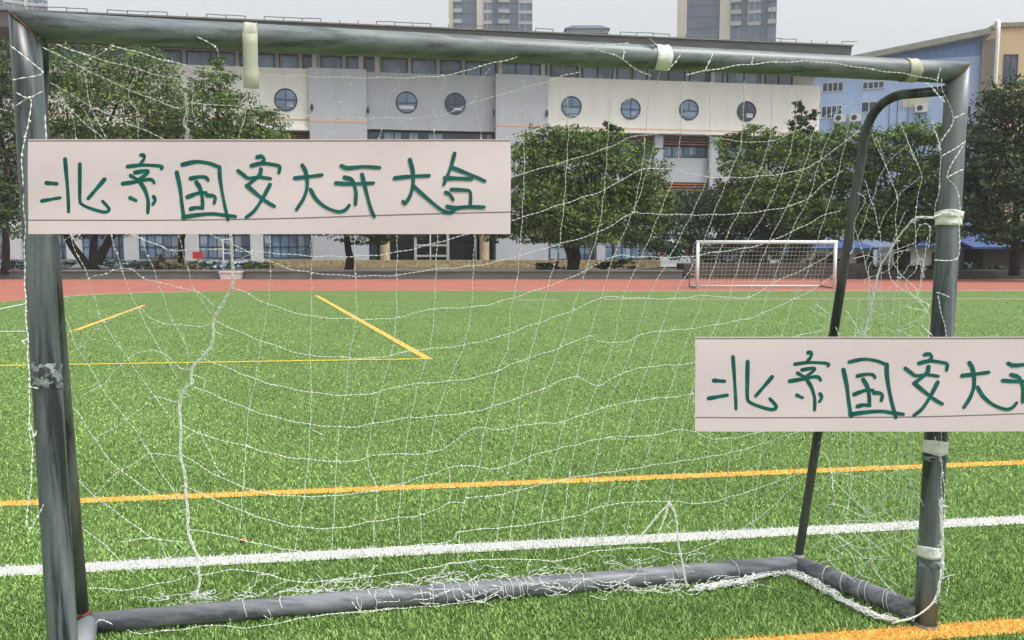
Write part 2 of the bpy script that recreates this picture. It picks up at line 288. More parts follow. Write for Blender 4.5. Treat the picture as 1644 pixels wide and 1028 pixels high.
NET='''B -1137,2311,1946 -1000,2378,1916 -907,2417,1898 -761,2453,1893 -445,2515,1896 -218,2548,1909 -101,2541,1936 15,2529,1961
B -1312,2289,1935 -1234,2357,1890 -1133,2423,1841 -1020,2480,1800 -968,2481,1813 -814,2519,1805 -652,2564,1789 -444,2607,1789 -247,2640,1800 -125,2632,1842 -4,2628,1874 116,2619,1908 215,2608,1935
B -1272,2287,1943 -1216,2326,1922 -1138,2363,1904 -1002,2422,1874 -950,2439,1866
B -1342,2369,1854 -1261,2433,1798 -1152,2494,1743 -1082,2527,1713 -1008,2560,1684 -850,2613,1647 -623,2675,1617 -382,2719,1625 -173,2732,1680 -4,2727,1746 100,2728,1777 173,2721,1806 267,2724,1827 370,2718,1861 460,2699,1900 483,2658,1940
B -1352,2385,1834 -1277,2476,1731 -1168,2559,1626 -1023,2633,1533 -837,2687,1495 -600,2742,1476 -350,2788,1488 -134,2799,1564 -4,2800,1617 190,2810,1674 331,2812,1719 427,2807,1758 627,2837,1775 722,2866,1760 818,2891,1752 935,2912,1757 1063,2900,1813 1203,2870,1884
B -1076,2656,1452 -895,2724,1359 -829,2747,1327 -740,2775,1294 -575,2813,1276 -404,2847,1277 -295,2863,1296 -184,2883,1304 -50,2904,1324 166,2928,1385 315,2943,1431 447,2942,1503 475,2949,1499 643,2984,1496 765,3009,1497 937,3038,1510 1095,3055,1545 1192,3038,1626 1245,3029,1664
B -1012,2697,1370 -855,2732,1359 -653,2777,1344 -443,2817,1352 -225,2844,1403 -4,2864,1469 185,2878,1531 330,2885,1580 462,2878,1650 589,2902,1652 710,2938,1631 890,2973,1634 1081,2997,1664 1187,2978,1734 1264,2952,1798
B -969,2743,1242 -912,2762,1213 -854,2782,1179 -712,2820,1132 -521,2861,1117 -411,2882,1122 -300,2898,1150 -142,2928,1157 -51,2942,1174 134,2966,1231 263,2978,1283 379,2985,1341 487,3007,1339 659,3041,1338 781,3060,1357 943,3085,1381 1101,3095,1445 1207,3096,1500 1269,3102,1517
B -1032,2758,1122 -926,2791,1064 -825,2818,1021 -743,2840,991 -615,2867,978 -505,2889,972 -394,2909,991 -304,2925,1002 -236,2938,1005 -144,2953,1020 -51,2968,1041 89,2987,1089 231,3006,1137 338,3017,1185 423,3034,1184 621,3075,1177 746,3098,1188 928,3136,1178 1026,3143,1234 1176,3156,1300 1285,3158,1368
B -1086,2772,989 -937,2812,916 -855,2832,883 -729,2861,851 -610,2886,835 -510,2905,840 -398,2925,865 -238,2955,876 -146,2972,885 -52,2987,911 31,2999,945 174,3021,990 294,3037,1036 331,3048,1015 405,3064,1009 454,3073,1012 503,3078,1039 628,3101,1053 705,3115,1057 935,3155,1092 999,3163,1114 1190,3183,1200 1288,3186,1269
B -1125,2778,888 -945,2824,796 -841,2848,757 -735,2872,729 -603,2899,713 -514,2916,723 -401,2937,738 -286,2959,742 -147,2986,753 -52,3002,777 115,3030,832 236,3048,877 310,3067,845 348,3075,841 446,3088,890 559,3108,909 713,3138,917 945,3177,970 1263,3229,1040
B -1186,2781,754 -1097,2803,704 -953,2834,655 -847,2858,616 -696,2889,589 -585,2911,583 -495,2928,602 -289,2968,603 -147,2991,687 -53,3010,678 92,3037,696 189,3056,697 387,3091,754 564,3124,777 719,3153,789 954,3194,840 1248,3244,909
B -1179,2791,639 -1063,2819,551 -960,2841,498 -875,2859,469 -700,2894,453 -520,2929,463 -336,2963,508 -196,2990,542 -53,3018,524 92,3045,571 240,3072,601 390,3100,627 543,3131,624 698,3160,643 832,3189,597 1047,3230,627 1233,3258,751
B -1177,2797,523 -1088,2817,470 -963,2844,403 -813,2874,345 -659,2905,327 -523,2931,344 -338,2967,358 -244,2985,397 -185,2997,393 -173,2999,412 -53,3022,417 93,3050,445 266,3083,473 443,3117,488 598,3147,505 782,3183,521 969,3218,551 1214,3263,619
B -1170,2804,359 -1051,2828,327 -967,2845,297 -838,2871,258 -750,2888,237 -616,2915,234 -433,2950,237 -245,2987,243 -210,2994,277 -126,3010,284 20,3039,286 243,3082,309 343,3102,340 445,3122,352 641,3160,347 787,3189,329 976,3226,365 1209,3270,431
B -1141,2812,181 -1013,2837,194 -884,2862,159 -797,2879,128 -618,2915,125 -434,2951,134 -294,2978,147 -150,3006,160 20,3040,152 194,3074,133 345,3104,160 553,3145,157 685,3171,120 846,3202,161 1035,3239,254 1197,3268,392
B 36,2602,1908 33,2681,1820 43,2783,1669 36,2868,1480 29,2906,1369 18,2937,1255 -5,2959,1138 -16,2983,995 -52,2987,911 -76,2997,778 -112,3000,656 -125,3004,533 -185,2997,393 -210,2995,165
B 173,2629,1910 190,2744,1779 191,2811,1672 185,2880,1525 173,2931,1381 156,2949,1312 134,2966,1231 101,2990,1088 66,3005,956 31,3017,798 19,3024,675 -17,3026,502 -54,3025,279 -78,3021,155
B 327,2705,1865 331,2815,1715 330,2885,1580 315,2943,1431 274,2979,1288 231,3004,1146 185,3021,1002 120,3031,832 92,3037,696 68,3041,547 19,3037,399 -17,3032,200
B 454,2703,1895 462,2821,1748 462,2878,1650 440,2941,1503 379,2985,1341 338,3017,1185 294,3037,1036 248,3051,877 202,3059,691 166,3061,542 118,3057,342 94,3054,166
B 562,2695,1923 587,2829,1774 589,2902,1652 546,2961,1506 487,3007,1339 423,3034,1184 393,3061,1009 335,3072,844 264,3073,663 228,3075,488 205,3075,311 181,3071,160
B 668,2749,1893 699,2862,1759 710,2938,1631 667,2989,1496 597,3029,1338 521,3055,1178 479,3077,1019 434,3086,891 374,3088,754 340,3093,583 305,3093,381 269,3089,153
B 778,2731,1931 818,2891,1752 793,2954,1633 753,3006,1497 708,3049,1345 621,3075,1177 578,3092,1047 534,3104,905 488,3109,768 441,3113,578 381,3109,351 345,3104,173
B 888,2779,1909 924,2910,1757 902,2975,1634 851,3024,1502 794,3063,1357 747,3098,1185 705,3115,1057 661,3128,914 615,3134,775 569,3136,623 496,3131,395 448,3124,165
B 974,2784,1921 1013,2912,1781 999,2990,1645 961,3041,1514 893,3078,1373 850,3120,1179 807,3133,1070 763,3145,936 718,3152,797 685,3158,644 641,3160,347
B 1065,2800,1924 1084,2896,1823 1081,2997,1664 1046,3051,1533 992,3090,1397 928,3136,1178 897,3148,1085 854,3162,947 822,3171,819 805,3183,612 787,3189,329
B 1143,2832,1909 1156,2909,1825 1137,2993,1691 1128,3052,1569 1077,3095,1433 1026,3143,1234 987,3162,1109 959,3179,969 927,3189,841 900,3203,581 881,3207,371 873,3208,159
B 1203,2870,1884 1221,2965,1766 1224,3033,1649 1207,3096,1500 1176,3156,1300 1126,3177,1170 1088,3198,1018 1060,3213,863 1035,3229,601 1016,3233,389 996,3232,176
B -1128,2318,1942 -1152,2323,1935 -1206,2339,1912 -1234,2357,1890 -1245,2384,1861 -1261,2433,1798 -1254,2469,1748 -1250,2496,1709
B -1112,2400,1873 -1137,2423,1841 -1146,2447,1809 -1137,2473,1777 -1159,2513,1711
B -950,2439,1866 -975,2478,1815 -979,2509,1773
B -824,2520,1801 -844,2546,1760 -866,2568,1718
B -497,2514,1887 -502,2535,1863 -542,2556,1829 -553,2585,1789 -586,2612,1740 -611,2630,1703
B -352,2535,1895 -359,2553,1876 -394,2576,1842 -409,2614,1790 -435,2648,1731 -479,2682,1658
B -208,2553,1906 -232,2590,1864 -255,2626,1815 -256,2667,1758 -256,2725,1663
B -66,2549,1936 -102,2582,1901 -118,2618,1859 -113,2668,1798 -104,2711,1739 -115,2752,1666
B -687,2745,1421 -700,2786,1283 -712,2820,1132 -726,2843,990 -729,2861,851 -739,2871,729 -751,2878,592 -771,2880,455 -791,2879,344 -817,2875,214
B -823,2718,1420 -834,2756,1293 -854,2782,1174 -891,2804,1029 -917,2817,904 -945,2824,796 -963,2832,655 -981,2837,499 -998,2838,323
B -543,2774,1421 -552,2816,1282 -560,2853,1118 -593,2872,975 -610,2886,835 -636,2892,717 -652,2898,587 -660,2902,450 -670,2903,328 -684,2901,203
B -401,2802,1422 -411,2845,1277 -420,2880,1122 -443,2900,982 -488,2910,842 -519,2915,724 -540,2920,580 -509,2931,458 -523,2932,312 -525,2933,190
B -262,2830,1422 -273,2867,1298 -284,2901,1150 -304,2925,1002 -348,2934,873 -378,2941,742 -404,2946,597 -418,2949,476 -431,2949,355 -422,2953,207
B -133,2856,1423 -140,2892,1304 -149,2926,1157 -179,2948,1011 -238,2955,876 -286,2959,742 -312,2964,605 -336,2963,508 -350,2965,359 -340,2969,176
B -1331,2375,1850 -1323,2427,1788 -1334,2480,1707 -1384,2545,1567 -1429,2598,1415 -1422,2623,1346 -1404,2648,1271 -1400,2666,1208 -1393,2680,1152 -1383,2690,1116 -1345,2713,1036 -1323,2724,994 -1277,2747,901 -1251,2758,854 -1203,2776,771
B -1281,2435,1789 -1277,2476,1731 -1300,2562,1568 -1310,2623,1413 -1305,2643,1356 -1300,2663,1296 -1286,2686,1219 -1269,2703,1161 -1246,2722,1093 -1228,2734,1046 -1172,2764,924
B -1222,2643,1405 -1212,2665,1347 -1197,2693,1261 -1186,2708,1212 -1170,2731,1125 -1141,2749,1060 -1130,2763,990
B -1110,2661,1418 -1102,2682,1362 -1096,2702,1301 -1086,2723,1232 -1032,2757,1129
B -1496,2657,1159 -1489,2673,1092 -1473,2688,1031 -1448,2703,971 -1422,2717,906 -1383,2735,828 -1346,2747,775 -1295,2766,674 -1245,2782,561 -1192,2796,477
B -1520,2705,838 -1490,2717,786 -1456,2731,710 -1420,2743,640 -1377,2755,587 -1330,2767,541 -1263,2782,493 -1182,2798,472
B -1517,2727,564 -1472,2739,502 -1435,2749,468 -1387,2760,421 -1327,2773,366 -1271,2785,327 -1178,2803,313
B -1522,2732,399 -1481,2742,352 -1443,2751,317 -1401,2760,256 -1359,2769,211
B -1488,2650,1197 -1404,2648,1271 -1351,2655,1288 -1328,2656,1300 -1273,2666,1302 -1239,2681,1274 -1190,2696,1255 -1128,2712,1239 -1075,2727,1221 -1027,2748,1177
B -1499,2684,1018 -1466,2687,1039 -1402,2689,1101 -1380,2689,1124 -1268,2701,1170 -1239,2714,1137 -1199,2727,1114 -1144,2739,1111 -1085,2752,1101 -1033,2760,1115
B -1493,2709,855 -1425,2718,899 -1400,2721,914 -1349,2723,972 -1320,2724,996 -1287,2728,1013 -1214,2742,1015 -1162,2762,955 -1119,2771,952
B -1443,2733,718 -1379,2743,756 -1345,2747,779 -1283,2754,829 -1251,2758,852 -1178,2774,833
B -1472,2739,505 -1423,2747,556 -1377,2755,594 -1319,2764,623 -1274,2772,648 -1184,2791,627
B -1398,2760,329 -1312,2776,335 -1271,2785,327 -1245,2791,255 -1204,2798,291
B -1459,2599,1395 -1429,2598,1415
B -1252,2633,1417 -1221,2644,1405 -1160,2666,1374 -1136,2674,1366 -972,2705,1372
B -1512,2737,166 -1452,2750,161 -1392,2762,148 -1309,2779,160 -1247,2791,166 -1183,2803,184
B -891,2323,1969 -856,2360,1952 -858,2387,1932
B -254,2978,553 -238,2983,502 -239,2986,396
B -693,2884,684 -735,2873,710
B 499,2847,1719 447,2942,1503
B -1116,2797,728 -1071,2815,598 -1042,2823,549
S 1362,3032,1791 1385,2995,1677 1412,2953,1560 1411,2954,1467 1416,2947,1401 1421,2939,1264 1410,2955,1092
S 1424,2934,1789 1431,2922,1747 1459,2878,1630 1452,2889,1519 1456,2883,1372 1475,2853,1267
S 1483,2840,1776 1494,2823,1716 1495,2821,1587 1488,2832,1490
S 1431,2922,1747 1385,2995,1677 1360,3036,1561 1331,3081,1414 1313,3110,1344
S 1459,2878,1630 1412,2953,1556 1379,3006,1457 1348,3054,1309
S 1340,3067,1630 1360,3035,1537 1378,3007,1432 1384,2998,1311 1392,2985,1136
S 1322,3095,1445 1339,3068,1371 1359,3037,1260 1361,3033,1222 1370,3019,1086
S 1459,2878,1954 1477,2850,1923 1498,2817,1874
S 1352,3047,1800 1379,3004,1696
S 1414,2949,1820 1445,2900,1685
S 1475,2854,1821 1494,2823,1716
S 1455,2885,1410 1461,2875,1454 1481,2844,1447 1479,2846,1370
S 1475,2853,1267 1468,2864,1332 1444,2903,1313 1426,2931,1262 1369,3021,1133
S 1340,3067,1177 1332,3080,1031 1330,3082,661 1337,3072,439 1328,3086,307
S 1370,3019,1181 1367,3025,989 1370,3019,676 1374,3013,457 1383,2999,263 1373,3015,81
S 1396,2978,1137 1399,2973,901 1403,2967,688 1412,2952,475 1414,2950,306
S 1427,2929,1210 1430,2925,1002 1437,2913,701 1444,2903,514 1443,2904,442
S 1450,2893,1166 1456,2882,916 1462,2874,710 1467,2866,502 1475,2853,388
S 1303,3125,877 1301,3129,650 1305,3123,474 1286,3152,284 1273,3172,146
S 1252,3205,371 1289,3147,467 1356,3041,485 1411,2955,547 1463,2871,547
S 1239,3227,258 1300,3130,344 1374,3013,333 1441,2907,405 1481,2844,368
S 1242,3222,126 1303,3125,211 1363,3030,201 1418,2943,247 1476,2852,318
S 1287,3150,233 1342,3064,163 1365,3027,102 1394,2981,96
S 1385,2996,190 1415,2949,110 1449,2894,73
S 1312,3111,1126 1365,3028,1013 1424,2934,1071 1476,2851,1023
S 1478,2848,1414 1465,2868,1202 1485,2838,1170 1474,2854,1102 1496,2820,1061
S 1475,2853,103 1474,2854,222 1478,2848,319
P 1438,2734,1942 1445,2736,1901 1493,2746,1810 1452,2737,1737 1444,2736,1695
P 1493,2746,1810 1534,2755,1828
P 1540,2756,1733 1455,2738,1681
P 1545,2757,1739 1477,2743,1619 1543,2757,1641
P 1477,2743,1619 1527,2753,1550 1539,2756,1391 1530,2754,1334 1445,2736,1334
P 1459,2739,1221 1513,2750,1203
P 1464,2740,1210 1485,2744,1145 1509,2749,1069
P 1508,2749,739 1514,2751,627 1521,2752,491 1534,2755,308 1543,2757,193
P 1479,2743,718 1521,2752,582 1535,2755,422 1525,2753,332 1503,2748,288
P 1522,2752,309 1564,2761,191 1562,2761,121
C 357,2499,1995 241,2474,1980 309,2489,1960 378,2503,1922 428,2514,1902
C 338,2495,1985 342,2496,1967 340,2495,1943
C 521,2533,1970 507,2531,1947 483,2526,1921
C 626,2556,1979 615,2553,1952 603,2551,1923
C 763,2585,1978 754,2583,1949
C 538,2537,1910 702,2572,1944 838,2601,1962 999,2635,1970 1178,2672,1955 1338,2706,1942 1420,2724,1929
C 1429,2725,1974 1422,2724,1939 1422,2724,1899
Q -1318,2148,1902 -1244,2164,1839 -1312,2149,1817
Q -1310,2150,1785 -1278,2156,1771 -1244,2164,1789
Q -1311,2149,1749 -1278,2156,1771 -1280,2156,1710 -1294,2153,1669 -1303,2151,1620 -1305,2151,1538
Q -1304,2151,1521 -1307,2150,1405 -1313,2149,1289 -1314,2149,1204 -1315,2149,1128 -1316,2149,1017 -1322,2147,879 -1319,2148,792 -1330,2146,705 -1343,2143,621 -1332,2145,602 -1315,2149,633 -1301,2152,664
Q -1318,2148,1128 -1327,2146,1123 -1321,2147,1116
Q -1321,2147,914 -1313,2149,861 -1307,2150,878
Q -1321,2147,1000 -1297,2152,991
Q -1241,2164,1727 -1245,2163,1665
K -1472,2692,39 -1451,2696,69 -1428,2701,60 -1412,2704,49
K -312,2919,98 -308,2920,37
K -597,2863,60 -571,2868,24 -563,2870,59
K -230,2935,91 -207,2939,27 -148,2951,30
K 19,2984,107 31,2986,44
K 178,3015,69 228,3024,27 290,3036,72 353,3049,41 442,3066,46 518,3081,104
K 531,3083,98 534,3084,26
K 642,3105,81 662,3109,2
K 686,3114,104 723,3121,-4 767,3130,32
K -53,2969,39 -125,2955,13 -41,2972,62 -77,2965,78
K 117,3003,61 203,3019,41
G -1503,2718,12 -1444,2765,12 -1330,2714,12 -1239,2732,12 -1167,2746,12 -1088,2774,12 -946,2755,12 -825,2803,12 -744,2843,12 -611,2873,12 -476,2904,12 -313,2925,12 -149,2968,12 -5,3023,12
G -741,2833,12 -657,2868,12 -520,2883,12 -431,2919,12
G 532,3086,12 587,3045,12 666,3068,12 707,3028,12 827,3115,12 962,3145,12
G 326,3145,12 395,3086,12 492,3068,12 589,3057,12'''
CORD='''B -984,2457,1839 -1001,2486,1798 -1007,2515,1755 -1015,2540,1715 -996,2621,1572 -950,2693,1420 -969,2743,1242 -1005,2752,1177 -1034,2761,1111 -1061,2770,1033 -1086,2772,989 -1123,2770,956 -1124,2777,900 -1154,2774,878 -1172,2779,799 -1181,2784,731 -1180,2792,615 -1174,2799,499 -1170,2804,359 -1149,2809,264 -1142,2812,169 -1161,2808,100
S 1489,2832,1479 1453,2888,1481 1434,2918,1448 1416,2947,1406 1401,2970,1358 1382,3000,1299 1370,3019,1192 1359,3037,1084 1344,3060,985
P 1437,2734,1480 1484,2744,1493 1536,2755,1481
G 1053,3207,12 1142,3226,12 1198,3164,12 1238,3068,12 1268,2989,12 1299,2919,12 1340,2853,12 1393,2794,12
P 1354,2717,50 1440,2735,64 1512,2750,114 1533,2755,193 1536,2755,285 1517,2751,492
K 629,3103,358 656,3108,300 672,3111,170 686,3114,117 701,3117,37 715,3120,-11
G 701,3057,12 820,3086,12 937,3145,12 1053,3207,12
B 641,3160,344 577,3148,273 525,3139,211
B 641,3160,344 604,3154,231 578,3149,181'''

# ================================================================== the near goal
Rb = np.array([1.5094, 2.7987, 0]); Lb = np.array([-1.295, 2.206, 0])
Rt = np.array([1.600, 2.934, 2.0]); Lt = np.array([-1.3745, 2.317, 2.0])
BR = np.array([1.2118, 3.2695, .037]); BL = np.array([-1.5177, 2.7364, .037])
gd = (Rb-Lb)/np.linalg.norm(Rb-Lb); gn = np.array([-gd[1], gd[0], 0])
M_steel = bpy.data.materials.new('weathered_grey_steel'); M_steel.use_nodes = True
def steel(m, streak, base=(.115, .135, .135), hi=(.27, .30, .305), dark=(.02, .026, .025), rough=.42):
    t = m.node_tree; P = t.nodes['Principled BSDF']; P.inputs['Metallic'].default_value = .0; P.inputs['Specular IOR Level'].default_value = .6
    tc = t.nodes.new('ShaderNodeTexCoord'); mp = t.nodes.new('ShaderNodeMapping'); mp.inputs['Scale'].default_value = streak
    t.links.new(tc.outputs['Object'], mp.inputs[0])
    a = t.nodes.new('ShaderNodeTexNoise'); a.inputs['Scale'].default_value = 14; a.inputs['Detail'].default_value = 8; a.inputs['Roughness'].default_value = .65
    b = t.nodes.new('ShaderNodeTexNoise'); b.inputs['Scale'].default_value = 160; b.inputs['Detail'].default_value = 3
    t.links.new(mp.outputs[0], a.inputs[0]); t.links.new(tc.outputs['Object'], b.inputs[0])
    r = t.nodes.new('ShaderNodeValToRGB'); e = r.color_ramp.elements; e[0].position = .40; e[0].color = (*dark, 1); e[1].position = .62; e[1].color = (*hi, 1)
    k = e.new(.47); k.color = (*base, 1)
    t.links.new(a.outputs[0], r.inputs[0])
    mr = t.nodes.new('ShaderNodeMapRange'); mr.inputs[3].default_value = .72; mr.inputs[4].default_value = 1.22; t.links.new(b.outputs[0], mr.inputs[0])
    mx = t.nodes.new('ShaderNodeMix'); mx.data_type = 'RGBA'; mx.blend_type = 'MULTIPLY'; mx.inputs[0].default_value = 1
    t.links.new(r.outputs[0], mx.inputs[6]); t.links.new(mr.outputs[0], mx.inputs[7]); t.links.new(mx.outputs[2], P.inputs['Base Color'])
    ro = t.nodes.new('ShaderNodeMapRange'); ro.inputs[3].default_value = rough-.12; ro.inputs[4].default_value = rough+.2
    t.links.new(a.outputs[0], ro.inputs[0]); t.links.new(ro.outputs[0], P.inputs['Roughness'])
steel(M_steel, (1.3, 1.3, .05), base=(.078, .098, .106), hi=(.160, .188, .200), dark=(.014, .020, .023), rough=.34)                                   # streaks run down the posts
M_bar = bpy.data.materials.new('weathered_crossbar_steel'); M_bar.use_nodes = True
steel(M_bar, (.2, 2.5, 2.5), base=(.112, .136, .142), hi=(.168, .196, .204), dark=(.062, .078, .080), rough=.40)
M_base = bpy.data.materials.new('blue_grey_base_steel'); M_base.use_nodes = True
steel(M_base, (.3, 2.2, 2.2), base=(.15, .16, .178), hi=(.225, .24, .262), dark=(.085, .094, .105), rough=.42)
M_dark = bpy.data.materials.new('black_brace_steel'); M_dark.use_nodes = True
steel(M_dark, (1, 1, .1), base=(.05, .056, .055), hi=(.12, .13, .13), dark=(.012, .015, .014), rough=.5)
M_rust = mat('rust', srgb(112, 74, 50), rough=.9, var=.4, scale=60)
M_tape = mat('white_tape', srgb(224, 228, 222), rough=.6, var=.09, scale=30, bump=.3)
M_tapey = mat('yellowed_tape', srgb(190, 192, 172), rough=.5, var=.12, scale=14)
def see_through(m, k):
    t = m.node_tree; P = t.nodes['Principled BSDF']; tr = t.nodes.new('ShaderNodeBsdfTransparent'); mx = t.nodes.new('ShaderNodeMixShader'); mx.inputs[0].default_value = k
    t.links.new(P.outputs[0], mx.inputs[1]); t.links.new(tr.outputs[0], mx.inputs[2]); t.links.new(mx.outputs[0], t.nodes['Material Output'].inputs[0])
see_through(M_tapey, .32)
M_ptape = mat('grey_tape_residue', srgb(128, 138, 140), rough=.8, var=.35, scale=60)

goal = thing('soccer_goal', 'near grey weathered steel goal frame with white tape bands, filling the view', 'soccer goal', tuple((Lb+Rb)/2))
R_P, R_X, R_B, R_S = .039, .038, .037, .0175
def mitre_tube(a, b, r, ea=0, eb=0, side=None, n=28, seg=10, wob=.0015):
    """straight pipe from a to b; ends cut at 45 degrees against direction `side`"""
    a, b = np.asarray(a), np.asarray(b); ax = (b-a)/np.linalg.norm(b-a)
    u = side-np.dot(side, ax)*ax; u /= np.linalg.norm(u); v = np.cross(ax, u); m = MB(); V = []
    for i in range(seg+1):
        p = a+(b-a)*i/seg
        for k in range(n):
            an = 2*pi*k/n; off = (ea if i == 0 else eb if i == seg else 0)*r*cos(an)
            V.append(p+r*(cos(an)*u+sin(an)*v)+ax*off)
    F = [(i*n+k, i*n+(k+1) % n, (i+1)*n+(k+1) % n, (i+1)*n+k) for i in range(seg) for k in range(n)]
    F += [tuple(range(n))[::-1], tuple(seg*n+k for k in range(n))]
    m.add(V, F); ring = [V[seg*n+k] for k in range(n)]; ring0 = [V[k] for k in range(n)]
    return m, ring, ring0
zz = np.array([0, 0, 1.0])
mL, ringL, _ = mitre_tube(Lb, Lt, R_P, 0, -1, gd); pL = mL.build('post', M_steel, goal, True)
mR, ringR, _ = mitre_tube(Rb, Rt, R_P, 0, 1, gd); pR = mR.build('post', M_steel, goal, True)
mX, _, _ = mitre_tube(Lt+gd*.0, Rt, R_X, -1, 1, zz, seg=24); mX.build('crossbar', M_bar, goal, True)
for rg in (ringL, ringR):
    MB().tube(rg+[rg[0]], .002, 6, False).build('weld_bead', M_rust, goal, True)
bd = (BR-BL)/np.linalg.norm(BR-BL)
MB().tube([BL, BL+(BR-BL)*.3+[0,0,.002], BL+(BR-BL)*.7-[0,0,.001], BR], R_B, 24).build('ground_bar', M_base, goal, True)
sR = (BR-Rb)*[1,1,0]; sR /= np.linalg.norm(sR); sL = (BL-Lb)*[1,1,0]; sL /= np.linalg.norm(sL)
MB().tube([Rb+sR*.02+[0,0,.037], BR], R_B, 24).build('side_bar', M_base, goal, True)
MB().tube([Lb+sL*.02+[0,0,.037], BL], R_B, 24).build('side_bar', mat('pale_lit_steel', srgb(150, 156, 160), rough=.5, var=.2, scale=12), goal, True)  # left bar painted paler, as if light catches its end
def brace(P0, P1, P2, P3, bend, r=R_S):
    pts = [P0, P1]+[(1-s)**2*P1+2*s*(1-s)*bend+s*s*P2 for s in np.linspace(.08, 1, 12)]+[P2+(P3-P2)*s for s in (.25, .5, .75, 1)]
    m = MB(); m.tube(pts, r, 16); return m.build('brace', M_dark, goal, True)
nS = np.array([sR[1], -sR[0], 0]); nL = np.array([sL[1], -sL[0], 0])
S = lambda x, y: on_plane(x, y, Rb, nS)
brace(Rt-[0,0,.06]+nS*.0-gd*.0, S(1448, 152), S(1387, 226), BR+[0,0,.02], S(1397, 163))
lp = lambda s, z: Lb+(BL-Lb)*[1,1,0]*s+[0,0,z]
brace(Lt-[0,0,.03], lp(.22, 1.965), lp(.42, 1.80)-gd*.02, BL+[0,0,.02]-gd*.014, lp(.38, 1.95), .022)
MB().lathe(BL+[0,0,.025]-gd*.014, [(.025,.008),(.029,.014),(.027,.021),(.023,.026)], 16).build('weld_collar', M_rust, goal, True)
MB().lathe(BR+[0,0,.02], [(.024,0),(.028,.015),(.022,.026)], 16).build('weld_collar', M_base, goal, True)
# tape bands
def band(a, b, px, py, wd, r, m, name='tape_band', slant=0, n=26):
    """tape wrapped round the pipe a-b where pixel (px,py) falls on it"""
    a, b = np.asarray(a), np.asarray(b); best = None
    for s in np.linspace(0, 1, 3000):
        p = a+(b-a)*s; d = p-O; dep = d[1]*cos(PITCH)-d[2]*sin(PITCH)
        x = 822+FPX*d[0]/dep; y = 514-FPX*(d[1]*sin(PITCH)+d[2]*cos(PITCH))/dep
        e = abs(x-px) if abs((b-a)[0]) > abs((b-a)[2]) else abs(y-py)
        if best is None or e < best[0]: best = (e, s)
    c = a+(b-a)*best[1]; ax = (b-a)/np.linalg.norm(b-a); u = np.cross(ax, (.2, .9, .31)); u /= np.linalg.norm(u); v = np.cross(ax, u)
    q = MB(); V = []; K = 5
    for i in range(K):
        for k in range(n):
            an = 2*pi*k/n; rr = r+.0022+.0012*sin(5*an+i*1.7)+(.0010 if i in (0, K-1) else 0)
            V.append(c+ax*((i/(K-1)-.5)*wd+slant*sin(an)+.002*sin(3*an+i))+rr*(cos(an)*u+sin(an)*v))
    q.add(V, [(i*n+k, i*n+(k+1) % n, (i+1)*n+(k+1) % n, (i+1)*n+k) for i in range(K-1) for k in range(n)])
    o = q.build(name, m, goal, True); md = o.modifiers.new('thick', 'SOLIDIFY'); md.thickness = .0012
    return c
ct = band(Lt, Rt, 404, 60, .040, R_X, M_tapey)
# hanging tail of the first band
q = MB(); e1 = gd; fr = -gn*(R_X+.004)
rowp = []
for i, (z, o_, wx) in enumerate(((.0, 0, .021), (-.03, .001, .021), (-.07, .0, .021), (-.115, .004, .022), (-.158, .002, .022))):
    rowp += [ct+fr*(1 if i else 1)-gn*o_+e1*(-wx)+[0,0,z], ct+fr-gn*(o_+.002)+[0,0,z-.002], ct+fr-gn*o_+e1*wx+[0,0,z]]
q.add(rowp, [(3*i+j, 3*i+j+1, 3*i+j+4, 3*i+j+3) for i in range(4) for j in range(2)])
o = q.build('tape_tail', M_tapey, goal, True); o.modifiers.new('thick', 'SOLIDIFY').thickness = .0008
c2_ = band(Lt, Rt, 1059, 95, .050, R_X, M_tape, slant=.004)
q = MB(); q.prism([c2_-gn*.03+[0,0,.032]+gd*(-.02), c2_-gn*.042+[0,0,.03]+gd*(-.03), c2_-gn*.035+[0,0,.062]+gd*(-.062), c2_-gn*.02+[0,0,.058]+gd*(-.05)], gn*.0015)
q.build('tape_flap', M_tapey, goal)
band(Lt, Rt, 1457, 118, .046, R_X, M_tapey, slant=.007)
band(Rb, Rt, 1521, 352, .050, R_P+.002, M_tape); band(Rb, Rt, 1524, 346, .022, R_P+.005, M_tape, slant=.004)
band(Rb, Rt, 1500, 717, .050, R_P, M_tape); band(Rb, Rt, 1499, 736, .018, R_P, M_ptape)
band(Rb, Rt, 1491, 884, .042, R_P, M_tape); band(Rb, Rt, 1489, 903, .028, R_P-.0008, M_ptape)
def ragged(m):
    t = m.node_tree; P = t.nodes['Principled BSDF']; tr = t.nodes.new('ShaderNodeBsdfTransparent'); mx = t.nodes.new('ShaderNodeMixShader')
    tc = t.nodes.new('ShaderNodeTexCoord'); n = t.nodes.new('ShaderNodeTexNoise'); n.inputs['Scale'].default_value = 55; n.inputs['Detail'].default_value = 6
    r = t.nodes.new('ShaderNodeValToRGB'); r.color_ramp.elements[0].position = .47; r.color_ramp.elements[1].position = .56
    t.links.new(tc.outputs['Object'], n.inputs[0]); t.links.new(n.outputs[0], r.inputs[0]); t.links.new(r.outputs[0], mx.inputs[0])
    t.links.new(P.outputs[0], mx.inputs[1]); t.links.new(tr.outputs[0], mx.inputs[2]); t.links.new(mx.outputs[0], t.nodes['Material Output'].inputs[0])
ragged(M_ptape)
band(Lb, Lt, 77, 605, .075, R_P-.0012, M_ptape, slant=.006)
MB().lathe(Rb+[0,0,.002], [(.047,0),(.05,.004),(.042,.010)], 24).build('foot_plate', M_dark, goal, True)

